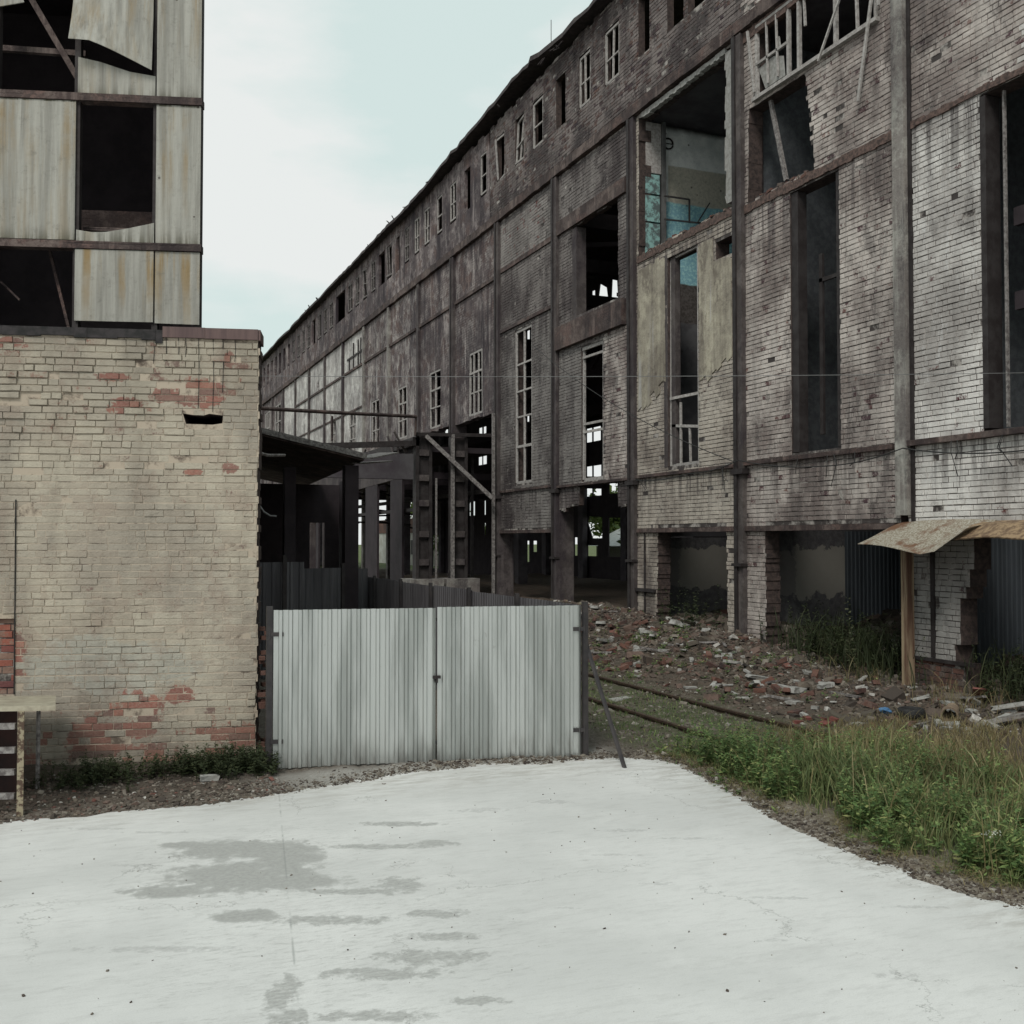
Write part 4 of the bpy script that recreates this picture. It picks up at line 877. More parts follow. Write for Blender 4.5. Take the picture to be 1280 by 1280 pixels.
m = MB(); m.prism(rect(1.0, 6.9, -.2, 4.4), -.08, 0, lambda u, v, d: (u, 29.5 - d, v), [rect(5.86, 6.3, 1.9, 3.3)]); m.box(.8, 1.0, 22.2, 33, -.2, 5.3); m.build('wall', M['black'], shd)
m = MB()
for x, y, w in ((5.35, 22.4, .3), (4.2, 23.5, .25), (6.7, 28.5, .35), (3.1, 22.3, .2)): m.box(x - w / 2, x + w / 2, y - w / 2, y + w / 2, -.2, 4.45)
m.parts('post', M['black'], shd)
m = MB(); m.box(6.3, 10.6, 34.9, 35.2, 4.95, 5.85); m.build('tie_wall', M['int'], shd)
m = MB(); m.tube([(2.1, 17.2, 4.35), (2.9, 18.4, 4.3), (3.3, 19.0, 4.36)], .03, 6); m.build('pipe_stub', M['framed'], shd)

# ================================================================== gate and fences
GL, GR = Vector((2.06, 12.71, 0)), Vector((5.93, 11.97, 0)); gm = GL.lerp(GR, .515); gd = (GR - GL).normalized()
gate = root('corrugated_metal_gate', 'pale galvanised corrugated double gate closing the gap beside the cream brick wall', 'gate', tuple(gm))
botf = lambda s: .02 + .008 * math.sin(s * 1.7)
a = GL + gd * .03; b = gm - gd * .012; leaf = corr(a, b, .04, 1.945, 'gate_leaf', M['galv'], gate, .118, .032, botf)
a = gm + gd * .012; b = GR - gd * .03; corr(a, b, .04, 1.955, 'gate_leaf', M['galv'], gate, .118, .032, lambda s: .02 + .008 * math.sin(s * 2))
m = MB(); n_ = Vector((-gd.y, gd.x, 0))
for z in (.25, 1.0, 1.8): m.beam(GL + n_ * .04 + Vector((0, 0, z)), GR + n_ * .04 + Vector((0, 0, z)), .04)
m.parts('gate_rail', M['pole'], gate)
for p, w, h in ((GL - gd * .02, .07, 1.99), (GR + gd * .025, .065, 2.0)):
    m = MB(); m.beam((p.x, p.y, -.2), (p.x, p.y, h), w); m.parts('post', M['pole'], gate)
m = MB(); q = gm - n_ * .03 + Vector((0, 0, 1.08)); m.beam(q - gd * .05, q + gd * .05, .035); m.beam(q - Vector((0, 0, .07)), q, .05, .02); m.build('latch', M['steel'], leaf)
for P_, sg in ((GL, 1), (GR, -1)):
    for z in (.35, 1.65):
        m = MB(); q = P_ + gd * (.06 * sg) - n_ * .028 + Vector((0, 0, z)); m.beam(q - gd * .09, q + gd * .09, .012, .05); m.tube([q - gd * .07 * sg + Vector((0, 0, -.05)), q - gd * .07 * sg + Vector((0, 0, .05))], .014, 6); m.build('hinge', M['pole'], leaf)
prop = MB().tube([(6.0, 12.0, 1.42), (6.12, 11.2, -.02)], .03, 6).build('steel_prop', M['pole'], None, (6.12, 11.2, 0))
tag(prop, 'thin dark steel bar leaning against the gate post on the right', 'prop')
fen = root('corrugated_fence', 'grimy corrugated fence running back from the gate post along the tracks', 'fence', (5.96, 18, 0))
y = 12.12
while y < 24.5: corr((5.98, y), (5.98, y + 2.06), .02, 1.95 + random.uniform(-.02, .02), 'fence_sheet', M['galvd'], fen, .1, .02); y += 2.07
m = MB()
for y in (14.2, 16.3, 18.4, 20.4, 22.5, 24.6): m.box(5.9, 5.96, y - .03, y + .03, -.1, 2.0)
m.parts('fence_post', M['pole'], fen)
fe2 = root('sheet_screen', 'tall dark sheet-metal screen standing behind the gate below the lean-to roof', 'fence', (4, 22, 0))
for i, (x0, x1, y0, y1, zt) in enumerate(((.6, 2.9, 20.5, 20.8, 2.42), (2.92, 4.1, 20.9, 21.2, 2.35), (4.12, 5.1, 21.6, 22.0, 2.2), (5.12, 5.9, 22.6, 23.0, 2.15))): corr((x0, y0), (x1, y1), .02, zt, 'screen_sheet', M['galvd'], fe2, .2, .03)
m = MB(); m.box(3.6, 3.68, 20.8, 20.88, 0, 2.5); m.box(5.05, 5.12, 21.9, 21.98, 0, 2.3); m.parts('post', M['steel'], fe2)

# ================================================================== left: cream brick building
lb = root('cream_brick_building', 'low cream-painted brick building with peeling red patches and brown roof flashing', 'building', (0, 13.8, 0))
hole = [(-.95, 4.275), (-.62, 4.27), (-.50, 4.29), (-.49, 4.39), (-.66, 4.41), (-.74, 4.385), (-.86, 4.39), (-.99, 4.41)]
outerL = [(-9.5, -.2)] + [(-.05, -.2)] + [(p[0], p[1]) for p in jag(-.05, 0, -.05, 5.36, .014, .09, 5)] + [(-.05, 5.4), (-9.5, 5.4)]
rec = [(-3.4, .9), (-2.97, .9), (-2.97, 1.83), (-3.4, 1.83)]
brickwall('wall', outerL, [hole, rec], LW, M['bL'], M['mortar_left'], lb, .4, .24, .086, .009, (.002, .010), .006, (.5, .5, 1, 1, 1, 1, 1.5), (.3, .9), lambda u, v: 1 + 1.7 * max(0, min(1, (v - 3.3) / 1.3)) + 1.2 * max(0, min(1, (1.0 - v) / .8)))
brickwall('recessed_wall_panel', [(-3.5, .8), (-2.9, .8), (-2.9, 1.9), (-3.5, 1.9)], [], lambda u, v, d: LW(u, v, d - .05), M['low'], M['mortar'], lb, .2, .27, .088) if False else None
brickwall('recessed_panel', rect(-3.6, -2.95, .86, 1.87), [], lambda u, v, d: LW(u, v, d - .06), brick_mat('bare_red_brick', (.27, .2, .16), (.24, .13, .1), (.23, .09, .07), .52, .7, (.05, .03, .025)), M['mortar'], lb, .2, .25, .088, .012, (.003, .018), .05)
m = MB(); m.box(1.6, 1.98, 13.9, 28, -.2, 5.35); m.box(-8, -7.6, 15.9, 28, -.2, 5.35); m.box(-8, 1.98, 28, 28.3, -.2, 5.35); m.parts('side_wall', M['low'], lb)
m = MB(); m.add([LW(-9.4, 5.36, -.3), LW(-.05, 5.36, -.3), (1.97, 28.2, 5.36), (-7.9, 28.2, 5.36), LW(-9.4, 5.3, -.3), LW(-.05, 5.3, -.3), (1.97, 28.2, 5.3), (-7.9, 28.2, 5.3)], [(0, 1, 2, 3), (7, 6, 5, 4), (0, 4, 5, 1), (1, 5, 6, 2), (2, 6, 7, 3), (3, 7, 4, 0)]); m.build('roof', M['tar'], lb)
m = MB(); r = random.Random(6)
x = -9.4
while x < -1.25:
    w = r.uniform(.15, .5); x1 = min(x + w, -1.24); m.box(x, x1, 5.36 - r.uniform(.0, .07), 5.46, -.42, .03 + r.uniform(0, .012), fr=lambda u, v, d: LW(u, v, d)); x += w
m.build('tar_edge', M['tar'], lb)
m = MB(); m.box(-1.24, -.72, 5.37, 5.505, -.42, .035, fr=LW); m.box(-.716, -.06, 5.365, 5.50, -.42, .045, fr=LW); m.box(-.058, -.03, 5.36, 5.497, -.42, .03, fr=LW); m.parts('roof_flashing', M['flash'], lb)
m = MB()
for u, l in ((-1.35, .35), (-1.2, .4), (-.96, .25), (-.8, .9), (-.62, .95), (-.5, .7), (-1.05, .3), (-.35, .3)): m.tube([LW(u, 5.38, .02), LW(u + .01, 5.38 - l * .5, .018), LW(u, 5.38 - l, .016)], .004, 4)
m.tube([LW(-2.97, 3.3, .02), LW(-2.96, .9, .02)], .008, 4); m.parts('drip_wire', M['cable'], lb)
m = MB(); m.cur = 0
for i in range(26):
    c = Vector(LW(-.03, .1, 0)) + Vector((r.uniform(-.06, .1), r.uniform(-.05, .3), r.uniform(0, 1.6))); s = r.uniform(.05, .12)
    m.beam(c, c + Vector((s, r.uniform(-.03, .03), 0)), .08, .05)
m.parts('broken_corner_brick', M['low'], lb)

# --- clad tower behind
tw = root('clad_tower', 'tall dark-framed tower clad in stained grey cement sheets, some missing, above the brick building', 'tower', (-1, 17, 0))
def tsheet(u0, u1, poly, mat=M['asb'], d=0.0, name='cladding_sheet', curl=0):
    m = MB(); m.prism(poly, d - .02, d, TW); return m.build(name, mat, tw)
zs = [5.88, 6.98, 9.10, 11.2, 13.2]
tsheet(0, 0, [(-.62, 5.89), (0, 5.88), (0, 6.92), (-.62, 6.92)]); tsheet(0, 0, [(-1.72, 5.9), (-.64, 5.9), (-.64, 6.92), (-1.72, 6.92)], d=.012)
tsheet(0, 0, [(-.62, 7.04), (0, 7.04), (0, 9.04), (-.62, 9.04)]); tsheet(0, 0, [(-2.82, 7.05), (-1.73, 7.05), (-1.73, 9.04), (-2.82, 9.04)], d=.01)
tsheet(0, 0, [(-1.71, 7.04), (-.64, 7.04), (-.64, 7.33), (-1.0, 7.24), (-1.3, 7.18), (-1.5, 7.17), (-1.71, 7.2)])
tsheet(0, 0, [(-3.95, 7.05), (-2.84, 7.05), (-2.84, 9.04), (-3.95, 9.04)])
tsheet(0, 0, [(-.62, 9.16), (0, 9.16), (0, 11.15), (-.62, 11.15)]); tsheet(0, 0, [(-1.71, 9.16), (-.64, 9.16), (-.64, 9.45), (-1.0, 9.5), (-1.4, 9.62), (-1.71, 9.68)])
tsheet(0, 0, [(-.62, 11.27), (0, 11.27), (0, 13.2), (-1.72, 13.2), (-1.72, 12.0)])
g = []
for i in range(9):
    row = []
    for j in range(9):
        s, t = i / 8, j / 8; u = -1.74 + 1.07 * s; zb = 9.83 - .02 * s - .42 * max(0, s - .25) ** 1.1; v = 11.15 + (zb - 11.15) * t
        row.append(TW(u - .03 * t * (1 - s), v, .03 + .22 * t ** 2 * (1 - .6 * s) + .03 * math.sin(s * 4)))
    g.append(row)
sheet('loose_cladding_sheet', g, M['asb'], tw, .01)
m = MB()
m.box(-6, 0, -.2, 5.84, -.36, -.3, fr=TW) if False else None
for z in zs[1:4]: m.box(-6, .02, z - .05, z + .055, -.15, .03, fr=TW)
m.parts('sheeting_rail', M['brsteel'], tw)
m = MB()
for u in (-.03, -.63, -1.72, -2.83, -3.95, -5.0): m.box(u - .04, u + .04, 5.4, 13.2, -.14, -.025, fr=TW)
m.parts('steel_stanchion', M['steel'], tw)
m = MB(); m.beam(TW(-2.8, 11.2, -.4), TW(-1.75, 9.4, -.4), .08); m.beam(TW(-3.95, 10.0, -.5), TW(-1.75, 9.95, -.5), .08); m.beam(TW(-1.1, 8.0, -2.6), TW(-2.8, 8.0, -2.6), .3, .5); m.beam(TW(-.66, 7.3, -.3), TW(-1.7, 7.3, -.3), .05)
m.beam(TW(-2.2, 7, -.4), TW(-1.9, 5.8, -.4), .04); m.beam(TW(-2.83, 6.5, -.3), TW(-2.5, 6.2, -.1), .02); m.parts('inner_brace', M['brsteel'], tw)
c0 = TW(0, 0, -.16); c1 = TW(-6, 0, -.16)
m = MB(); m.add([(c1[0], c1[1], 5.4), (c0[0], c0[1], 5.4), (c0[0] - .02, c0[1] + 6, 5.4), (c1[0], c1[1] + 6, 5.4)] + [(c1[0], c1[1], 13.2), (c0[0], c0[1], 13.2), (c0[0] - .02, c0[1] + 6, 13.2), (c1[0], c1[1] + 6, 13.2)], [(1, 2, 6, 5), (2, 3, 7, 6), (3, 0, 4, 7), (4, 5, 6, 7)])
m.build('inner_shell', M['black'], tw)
m = MB(); m.prism([(-2.83, 10.33), (-2.45, 10.42), (-2.52, 10.66), (-2.83, 10.7)], .0, .02, TW); m.build('cladding_sheet', M['asb'], tw)

# --- low lean-to bench with rungs at the left edge
bn = root('peeling_timber_rack', 'low rack with peeling white rungs and a concrete slab top against the brick wall', 'rack', (-.8, 12.2, 0))
m = MB(); m.add([(-2.2, 12.0, 1.07), (-.30, 11.42, 1.07), (-.36, 13.7, .86), (-2.2, 14.2, .86), (-2.2, 12.0, 1.12), (-.30, 11.42, 1.12), (-.36, 13.7, .91), (-2.2, 14.2, .91)], [(0, 1, 2, 3), (7, 6, 5, 4), (0, 4, 5, 1), (1, 5, 6, 2), (2, 6, 7, 3), (3, 7, 4, 0)]); m.build('slab_top', simple('cream_slab', (.38, .35, .27), (.25, .22, .17), 6), bn)
m = MB(); m.beam((-.62, 11.52, 0), (-.62, 11.52, 1.07), .06); m.parts('post', simple('peeling_yellow_post', (.30, .26, .18), (.085, .055, .04), 16, .8, 0, .3, .45, .55), bn)
for z in (.22, .46, .68, .92): m = MB(); m.beam((-2.2, 12.1, z - .02), (-.67, 11.54, z), .045, .06); m.build('rung', M['framed'], bn)
m = MB(); m.tube([(-.51, 12.75, 0), (-.51, 12.75, .95)], .025, 6); m.build('rear_pole', M['framed'], bn)
m = MB(); m.box(-2.2, -.72, 12.6, 12.65, 0, .93); m.build('back_board', simple('dark_red_board', (.05, .025, .022), (.03, .02, .02), 4), bn)

# ================================================================== railway
for x, lab, ptx in ((8.0, 'near', [(8.12, 30), (8.0, 18), (8.0, 13.4), (8.03, 11), (8.05, 3)]), (9.5, 'far', [(9.5, 30), (9.42, 17.5), (9.46, 14), (9.58, 11.8), (9.8, 8.6), (9.95, 3)])):
    m = MB(); P = [(px, py, .075 if py < 16 else .07) for px, py in ptx]
    for (a, b) in zip(P[:-1], P[1:]):
        A_, B_ = Vector(a), Vector(b); m.beam(A_, B_, .065, .03); m.beam(A_ - Vector((0, 0, .05)), B_ - Vector((0, 0, .05)), .02, .08)
    o = m.build('rail', M['rail'], None, (P[1][0], P[1][1], 0))
    tag(o, 'rusty rail nearest the concrete yard, half hidden in grass' if lab == 'near' else 'rusty rail nearer the factory wall, edged by rubble', 'rail', None)

# ================================================================== rubble
def hz(x, y): return float(gheight(np.array([x]), np.array([y]))[0])
def chunks(n, fx, size, seed):
    g = np.random.default_rng(seed); xy = fx(g, n); n = len(xy); x, y = xy[:, 0], xy[:, 1]
    s = size(g, n); z = gheight(x, y)
    base = np.array([(i, j, k) for i in (-.5, .5) for j in (-.5, .5) for k in (-.5, .5)])
    dims = np.stack([s * g.uniform(.6, 1.6, n), s * g.uniform(.5, 1.1, n), s * g.uniform(.2, .7, n)], 1)
    V = base[None] * dims[:, None] * (1 + g.uniform(-.3, .3, (n, 8, 3)))
    ax = g.uniform(-.5, .5, n); ay = g.uniform(-.5, .5, n); az = g.uniform(0, 6.28, n)
    cx, sx = np.cos(ax), np.sin(ax); Y = V[..., 1] * cx[:, None] - V[..., 2] * sx[:, None]; Z = V[..., 1] * sx[:, None] + V[..., 2] * cx[:, None]; X = V[..., 0]
    cy, sy = np.cos(ay), np.sin(ay); X2 = X * cy[:, None] + Z * sy[:, None]; Z2 = -X * sy[:, None] + Z * cy[:, None]
    cz, sz = np.cos(az), np.sin(az); X3 = X2 * cz[:, None] - Y * sz[:, None]; Y3 = X2 * sz[:, None] + Y * cz[:, None]
    P = np.stack([X3 + x[:, None], Y3 + y[:, None], Z2 + (z + dims[:, 2] * .25)[:, None]], 2).reshape(-1, 3)
    F = np.array([(0, 1, 3, 2), (4, 6, 7, 5), (0, 4, 5, 1), (2, 3, 7, 6), (0, 2, 6, 4), (1, 5, 7, 3)])
    return P, (F[None] + 8 * np.arange(n)[:, None, None]).reshape(-1, 4)
def f_rub(g, n):
    x = 13.9 - np.abs(g.normal(0, 1.7, n)); y = 10.5 + 22 * g.random(n) ** .8
    k = (x > 9.9 + .5 * vnoise(x, y, .8, 3)) & (x < 13.8); return np.stack([x, y], 1)[k]
P, F_ = chunks(30000, f_rub, lambda g, n: np.clip(g.lognormal(-3.4, .6, n), .014, .24), 1)
tag(mesh('brick_rubble', P, F_, M['chunk']), 'spilled brick and plaster rubble along the foot of the factory wall', 'rubble', None, 'stuff')
def f_in(g, n):
    x = g.uniform(13.9, 18.8, n); y = g.uniform(11.5, 24, n); return np.stack([x, y], 1)
P, F_ = chunks(3500, f_in, lambda g, n: np.clip(g.lognormal(-2.3, .5, n), .04, .4), 2)
tag(mesh('rubble_inside', P, F_, M['chunk']), 'grey rubble heaped inside the ground-floor rooms of the factory', 'rubble', None, 'stuff')
def f_wall(g, n):
    x = g.uniform(-2, 2.1, n); y = 11.35 + (g.random(n) ** 1.3) * 1.9; return np.stack([x, y], 1)
P, F_ = chunks(3500, f_wall, lambda g, n: np.clip(g.lognormal(-3.9, .45, n), .008, .08), 3)
tag(mesh('brick_crumbs', P, F_, M['chunk']), 'brick crumbs and dirt at the foot of the cream brick wall', 'debris', None, 'stuff')
def f_edge(g, n):
    i = g.integers(0, 2, n); t = g.random(n)
    ey = 3 + 8.6 * t; ex = np.interp(ey, [3.2, 5.74, 6.7, 7.55, 8.7, 9.88, 11.14, 11.6], [6.75, 6.54, 6.37, 6.34, 6.4, 6.61, 6.81, 6.75]) + np.abs(g.normal(.02, .2, n)) - .04
    gx_ = 1.2 + 5.6 * t; gy_ = np.interp(gx_, [1.1, 2.4, 3.64, 4.91, 5.94, 6.78], [11.25, 11.42, 11.83, 11.92, 11.78, 11.5]) + g.normal(.1, .22, n)
    return np.stack([np.where(i, ex, gx_), np.where(i, ey, gy_)], 1)
P, F_ = chunks(15000, f_edge, lambda g, n: np.clip(g.lognormal(-4.3, .5, n), .005, .05), 4)
tag(mesh('grit', P, F_, M['grit']), 'grey grit and pebbles along the edges of the concrete yard', 'gravel', None, 'stuff')
def f_track(g, n): return np.stack([g.uniform(6.9, 10.4, n), g.uniform(11, 27, n)], 1)
P, F_ = chunks(3500, f_track, lambda g, n: np.clip(g.lognormal(-3.7, .5, n), .01, .09), 6)
def f_yard(g, n): return np.stack([g.uniform(-3, 6.2, n), 3 + 8.2 * g.random(n)], 1)
P, F_ = chunks(420, f_yard, lambda g, n: np.clip(g.lognormal(-5.1, .5, n), .003, .015), 9); P[:, 2] += .052
tag(mesh('yard_pebbles', P, F_, M['grit']), 'tiny pebbles and crumbs scattered over the pale concrete', 'gravel', None, 'stuff')
P, F_ = chunks(3500, f_track, lambda g, n: np.clip(g.lognormal(-3.7, .5, n), .01, .09), 6)
tag(mesh('track_debris', P, F_, M['grit']), 'small stones scattered between the rusty rails', 'gravel', None, 'stuff')

# larger pieces, each a thing of its own
def slab_obj(x, y, l, w, t, az, tilt, mat, name, label, cat, group=None, dz=0):
    r = random.Random(int(x * 1000 + y * 77)); base = [(i, j, k) for i in (-.5, 0, .5) for j in (-.5, .5) for k in (-.5, .5)]
    Mx = Matrix.Rotation(az, 3, 'Z') @ Matrix.Rotation(tilt, 3, 'Y'); z = hz(x, y)
    vs = []
    for (i, j, k) in base:
        v = Vector((i * l * r.uniform(.82, 1.1), j * w * (r.uniform(.7, 1.15)), k * t)); v = Mx @ v; vs.append((v.x + x, v.y + y, v.z + z + t * .45 + dz + abs(math.sin(tilt)) * l * .35))
    fs = [(0, 1, 3, 2), (8, 10, 11, 9), (0, 4, 5, 1), (4, 8, 9, 5), (2, 3, 7, 6), (6, 7, 11, 10), (0, 2, 6, 4), (4, 6, 10, 8), (1, 5, 7, 3), (5, 9, 11, 7)]
    o = mesh(name, vs, fs, mat, None, None, (x, y, z)); return tag(o, label, cat, group)
sl_ = [(12.08, 17.52, .5, .3, .06, .4, .2), (12.3, 18.1, .45, .25, .05, 1.0, -.1), (11.64, 14.99, .35, .22, .1, .2, .1), (11.3, 15.8, .6, .12, .06, 1.2, .3), (11.9, 16.4, .5, .25, .05, -.3, .15), (11.0, 14.2, .4, .2, .05, .6, .1),
       (12.4, 21.5, .34, .25, .08, .3, .3), (12.2, 23.6, .4, .25, .07, 1.1, .3), (11.6, 22.2, .5, .18, .07, .2, .2), (12.8, 25.0, .4, .2, .07, .7, .3), (13.3, 21.6, .42, .28, .12, .1, .35), (13.3, 20.4, .25, .2, .08, .9, .2)]
for (x, y, l, w, t, a, ti) in sl_: slab_obj(x, y, l, w, t, a, ti, M['white'], 'plaster_slab', 'pale broken plaster slab lying on top of the brick rubble', 'rubble', 'pale plaster slabs on the rubble')
r = random.Random(21)
for i in range(75):
    y = 11.2 + 15 * r.random() ** 1.5; x = r.uniform(10.3, 13.3)
    slab_obj(x, y, r.uniform(.12, .34), r.uniform(.06, .15), r.uniform(.02, .07), r.uniform(0, 3), r.uniform(-.35, .35), M['white'], 'plaster_slab', 'pale broken plaster slab lying on top of the brick rubble', 'rubble', 'pale plaster slabs on the rubble')
for i in range(60):
    y = 11.4 + 15 * r.random(); x = r.uniform(10.4, 13.5)
    slab_obj(x, y, .25, .12, .075, r.uniform(0, 3), r.uniform(-.5, .5), M['low'], 'loose_brick', 'brown loose brick lying in the rubble bank', 'brick', 'loose bricks in the rubble')
for i in range(16):
    y = 11.5 + 13 * r.random(); x = r.uniform(10.6, 13.2); slab_obj(x, y, r.uniform(.5, 1.1), .07, .035, r.uniform(0, 3), r.uniform(-.25, .25), M['framed'], 'broken_lath', 'grey splintered timber lath lying in the rubble bank', 'lath', 'timber laths in the rubble')
slab_obj(12.45, 11.15, .9, .18, .05, 2.3, .3, M['conc'], 'leaning_board', 'long grey board tilted up at the right edge of the rubble', 'board', dz=.02)
slab_obj(13.1, 11.6, .7, .15, .05, 2.2, .25, M['white'], 'pale_board', 'shorter pale board beside the small red board', 'board', dz=.05)
slab_obj(13.3, 12.45, .42, .25, .03, .6, .6, M['redp'], 'red_board', 'small red painted board lying tilted beside a pale board', 'board', dz=.08)
slab_obj(8.6, 15.9, .45, .2, .03, .3, .0, M['white'], 'flat_offcut', 'pale flat offcut lying between the two rails', 'offcut')
slab_obj(1.3, 12.35, .22, .12, .06, .2, .1, M['white'], 'pale_stone', 'pale stone lying on the dirt before the cream brick wall', 'stone')
for i in range(7): slab_obj(10.2 + r.uniform(-.35, .4), 12.9 + r.uniform(-.5, .4), .14, .1, .05, r.uniform(0, 3), r.uniform(-.4, .4), M['redp'], 'red_brick_fragment', 'bright red brick fragment beside the far rail', 'brick', 'red fragments beside the rail')
# small litter on the yard
for (x, y, l) in ((3.41, 7.21, .16), (3.43, 5.4, .05), (2.2, 6.3, .03), (.55, 9.9, .03), (.75, 9.0, .03)): slab_obj(x, y, l, l * .45, .012, .4, 0, M['steel'], 'dark_chip', 'small dark chip lying on the pale concrete', 'debris', 'dark chips on the yard', dz=.035)
# tyre, blue bag, clay pipe
ty = root('old_tyre', 'black rubber tyre lying half buried by the timber post', 'tyre', (11.75, 12.35, hz(11.75, 12.35)))
m = MB(); K, J = 28, 10; c = Vector((11.75, 12.35, hz(11.75, 12.35) + .13)); vs = []; fs = []
for i in range(K):
    a = 2 * math.pi * i / K
    for j in range(J):
        b = 2 * math.pi * j / J; rr = .16 + .055 * math.cos(b) * (1.0 if i % 2 else .93); vs.append((c.x + rr * math.cos(a), c.y + rr * math.sin(a), c.z - .03 + .075 * math.sin(b)))
for i in range(K):
    for j in range(J): fs.append((i * J + j, ((i + 1) % K) * J + j, ((i + 1) % K) * J + (j + 1) % J, i * J + (j + 1) % J))
m.add(vs, fs); m.build('tread', M['rubber'], ty)
me = bpy.data.meshes.new('blue_bag'); import bmesh
bm = bmesh.new(); bmesh.ops.create_icosphere(bm, subdivisions=3, radius=.09)
for v in bm.verts: q = mnoise.noise(v.co * 14); v.co *= 1 + .5 * q; v.co.z *= .55
bm.to_mesh(me); bm.free(); me.materials.append(M['blue']); o = bpy.data.objects.new('plastic_bag', me); o.location = (11.5, 12.62, hz(11.5, 12.62) + .1); COL.objects.link(o); tag(o, 'crumpled blue plastic bag on the rubble left of the tyre', 'bag')
m = MB(); c = Vector((12.2, 12.0, hz(12.2, 12.0) + .12)); vs = []; fs = []; dirv = Vector((-.75, -.6, -.08)).normalized(); sx = dirv.cross(Vector((0, 0, 1))).normalized(); sy = sx.cross(dirv)
for k, (t, rr) in enumerate(((-.22, .10), (.08, .10), (.085, .13), (.2, .13), (.2, .105), (-.2, .085))):
    for j in range(18): a = 2 * math.pi * j / 18; vs.append(c + dirv * t + sx * math.cos(a) * rr + sy * math.sin(a) * rr)
for k in range(5):
    for j in range(18): fs.append((k * 18 + j, k * 18 + (j + 1) % 18, (k + 1) * 18 + (j + 1) % 18, (k + 1) * 18 + j))
m.add(vs, fs); tag(m.build('clay_pipe', M['clay'], None, tuple(c)), 'short brown clay pipe with an open socket end lying in the rubble', 'pipe')

# ================================================================== vegetation
def blades(xy, hgt, wid, lean, seed, zoff=-.01):
    g = np.random.default_rng(seed); n = len(xy); x, y = xy[:, 0], xy[:, 1]; z = gheight(x, y) + zoff
    h = hgt(g, x, y); az = g.uniform(0, 6.28, n); az2 = g.uniform(0, 6.28, n); ln = g.uniform(.1, 1, n) * lean * h; w = wid * g.uniform(.6, 1.4, n) * (.5 + h)
    T = np.array([0, .4, .75, 1.0]); rows = []
    for k, t in enumerate(T):
        ox = np.cos(az) * ln * t ** 2; oy = np.sin(az) * ln * t ** 2; zz = z + h * t * (1 - .25 * lean * t)
        ww = w * (1 - t) if k == 3 else w * (1 - .35 * t)
        for s in ((-1, 1) if k < 3 else (0,)):
            rows.append(np.stack([x + ox + s * ww * np.cos(az2), y + oy + s * ww * np.sin(az2), zz], 1))
    V = np.stack(rows, 1).reshape(-1, 3); b = 7 * np.arange(n)[:, None]
    q = (b[:, None, :] + np.array([[0, 1, 3, 2], [2, 3, 5, 4]])[None]).reshape(-1, 4); t3 = (b[:, None, :] + np.array([[4, 5, 6]])[None]).reshape(-1, 3)
    return V, q.tolist() + t3.tolist()
def clumped(g, n, x0, x1, y0, y1, dens, cl=.5):
    x = g.uniform(x0, x1, n); y = g.uniform(y0, y1, n)
    p = dens(x, y) * (.55 + cl * 2 * vnoise(x, y, 1.4, 11) + cl * 1.6 * vnoise(x, y, 4.2, 12)); k = g.random(n) < np.clip(p, 0, 1); return np.stack([x, y], 1)[k]
def edge_x(y): return np.interp(y, [0, 3.2, 5.74, 6.7, 7.55, 8.7, 9.88, 11.14, 12], [7.15, 6.85, 6.7, 6.66, 6.62, 6.68, 6.82, 6.88, 6.85]) + .45 * vnoise(y, y * 0, 1.3, 31) + .25 * vnoise(y, y * 0, 4.1, 32)
g0 = np.random.default_rng(5)
dA = lambda x, y: sstep(x, edge_x(y) - .08, edge_x(y) + .12) * (1 - sstep(x, 8.3, 9.1)) * (1 - sstep(y, 10.8, 12.0)) + .25 * sstep(x, 8, 8.6) * (1 - sstep(x, 9.4, 9.6)) * (1 - sstep(y, 10, 12))
hA = lambda g, x, y: np.clip(g.normal(.30, .10, len(x)), .07, .7) * (1 + 1.3 * vnoise(x, y, 1.3, 21) + .6 * vnoise(x, y, 3.7, 23)) * (1 - .55 * sstep(y, 9.3, 11.5)) * (.45 + .55 * sstep(x, edge_x(y), edge_x(y) + .4))
V, Fc = blades(clumped(g0, 80000, 6.6, 9.7, 2.5, 12.2, dA), hA, .0065, .6, 1)
tag(mesh('green_grass', V, Fc, M['grass']), 'tall green grass between the concrete yard and the rails', 'grass', None, 'stuff')
dB = lambda x, y: sstep(x, 8.3, 9.0) * (1 - sstep(x, 11.2, 12.3)) * (1 - sstep(y, 11.3, 13.2)) * .8
V, Fc = blades(clumped(g0, 60000, 8.2, 12.6, 2.5, 13.4, dB), lambda g, x, y: np.clip(g.normal(.24, .09, len(x)), .06, .6) * (1 - .45 * sstep(y, 10.5, 13)), .005, .8, 2)
tag(mesh('dry_grass', V, Fc, M['dry']), 'yellow dry grass between the rails and the rubble', 'grass', None, 'stuff')
dC = lambda x, y: .8 * sstep(x, 6.6, 7.0) * (1 - sstep(x, 9.2, 10.2)) * (.35 + 1.3 * np.exp(-((x - 7.4) ** 2 / 1.2 + (y - 19) ** 2 / 14)))
V, Fc = blades(clumped(g0, 50000, 6.4, 10.4, 11, 27, dC, .9), lambda g, x, y: np.clip(g.normal(.07, .03, len(x)), .02, .22), .007, .9, 3)
tag(mesh('low_ground_cover', V, Fc, M['weed']), 'low green ground cover on the track bed', 'ground cover', None, 'stuff')
dA2 = lambda x, y: .5 * dA(x, y) * (.2 + .8 * sstep(x, 7.4, 8.4))
V, Fc = blades(clumped(g0, 30000, 6.7, 10.2, 2.5, 11.5, dA2, .9), lambda g, x, y: np.clip(g.normal(.52, .15, len(x)), .15, .85) * (1 - .4 * sstep(y, 9, 11.5)), .0035, .45, 22)
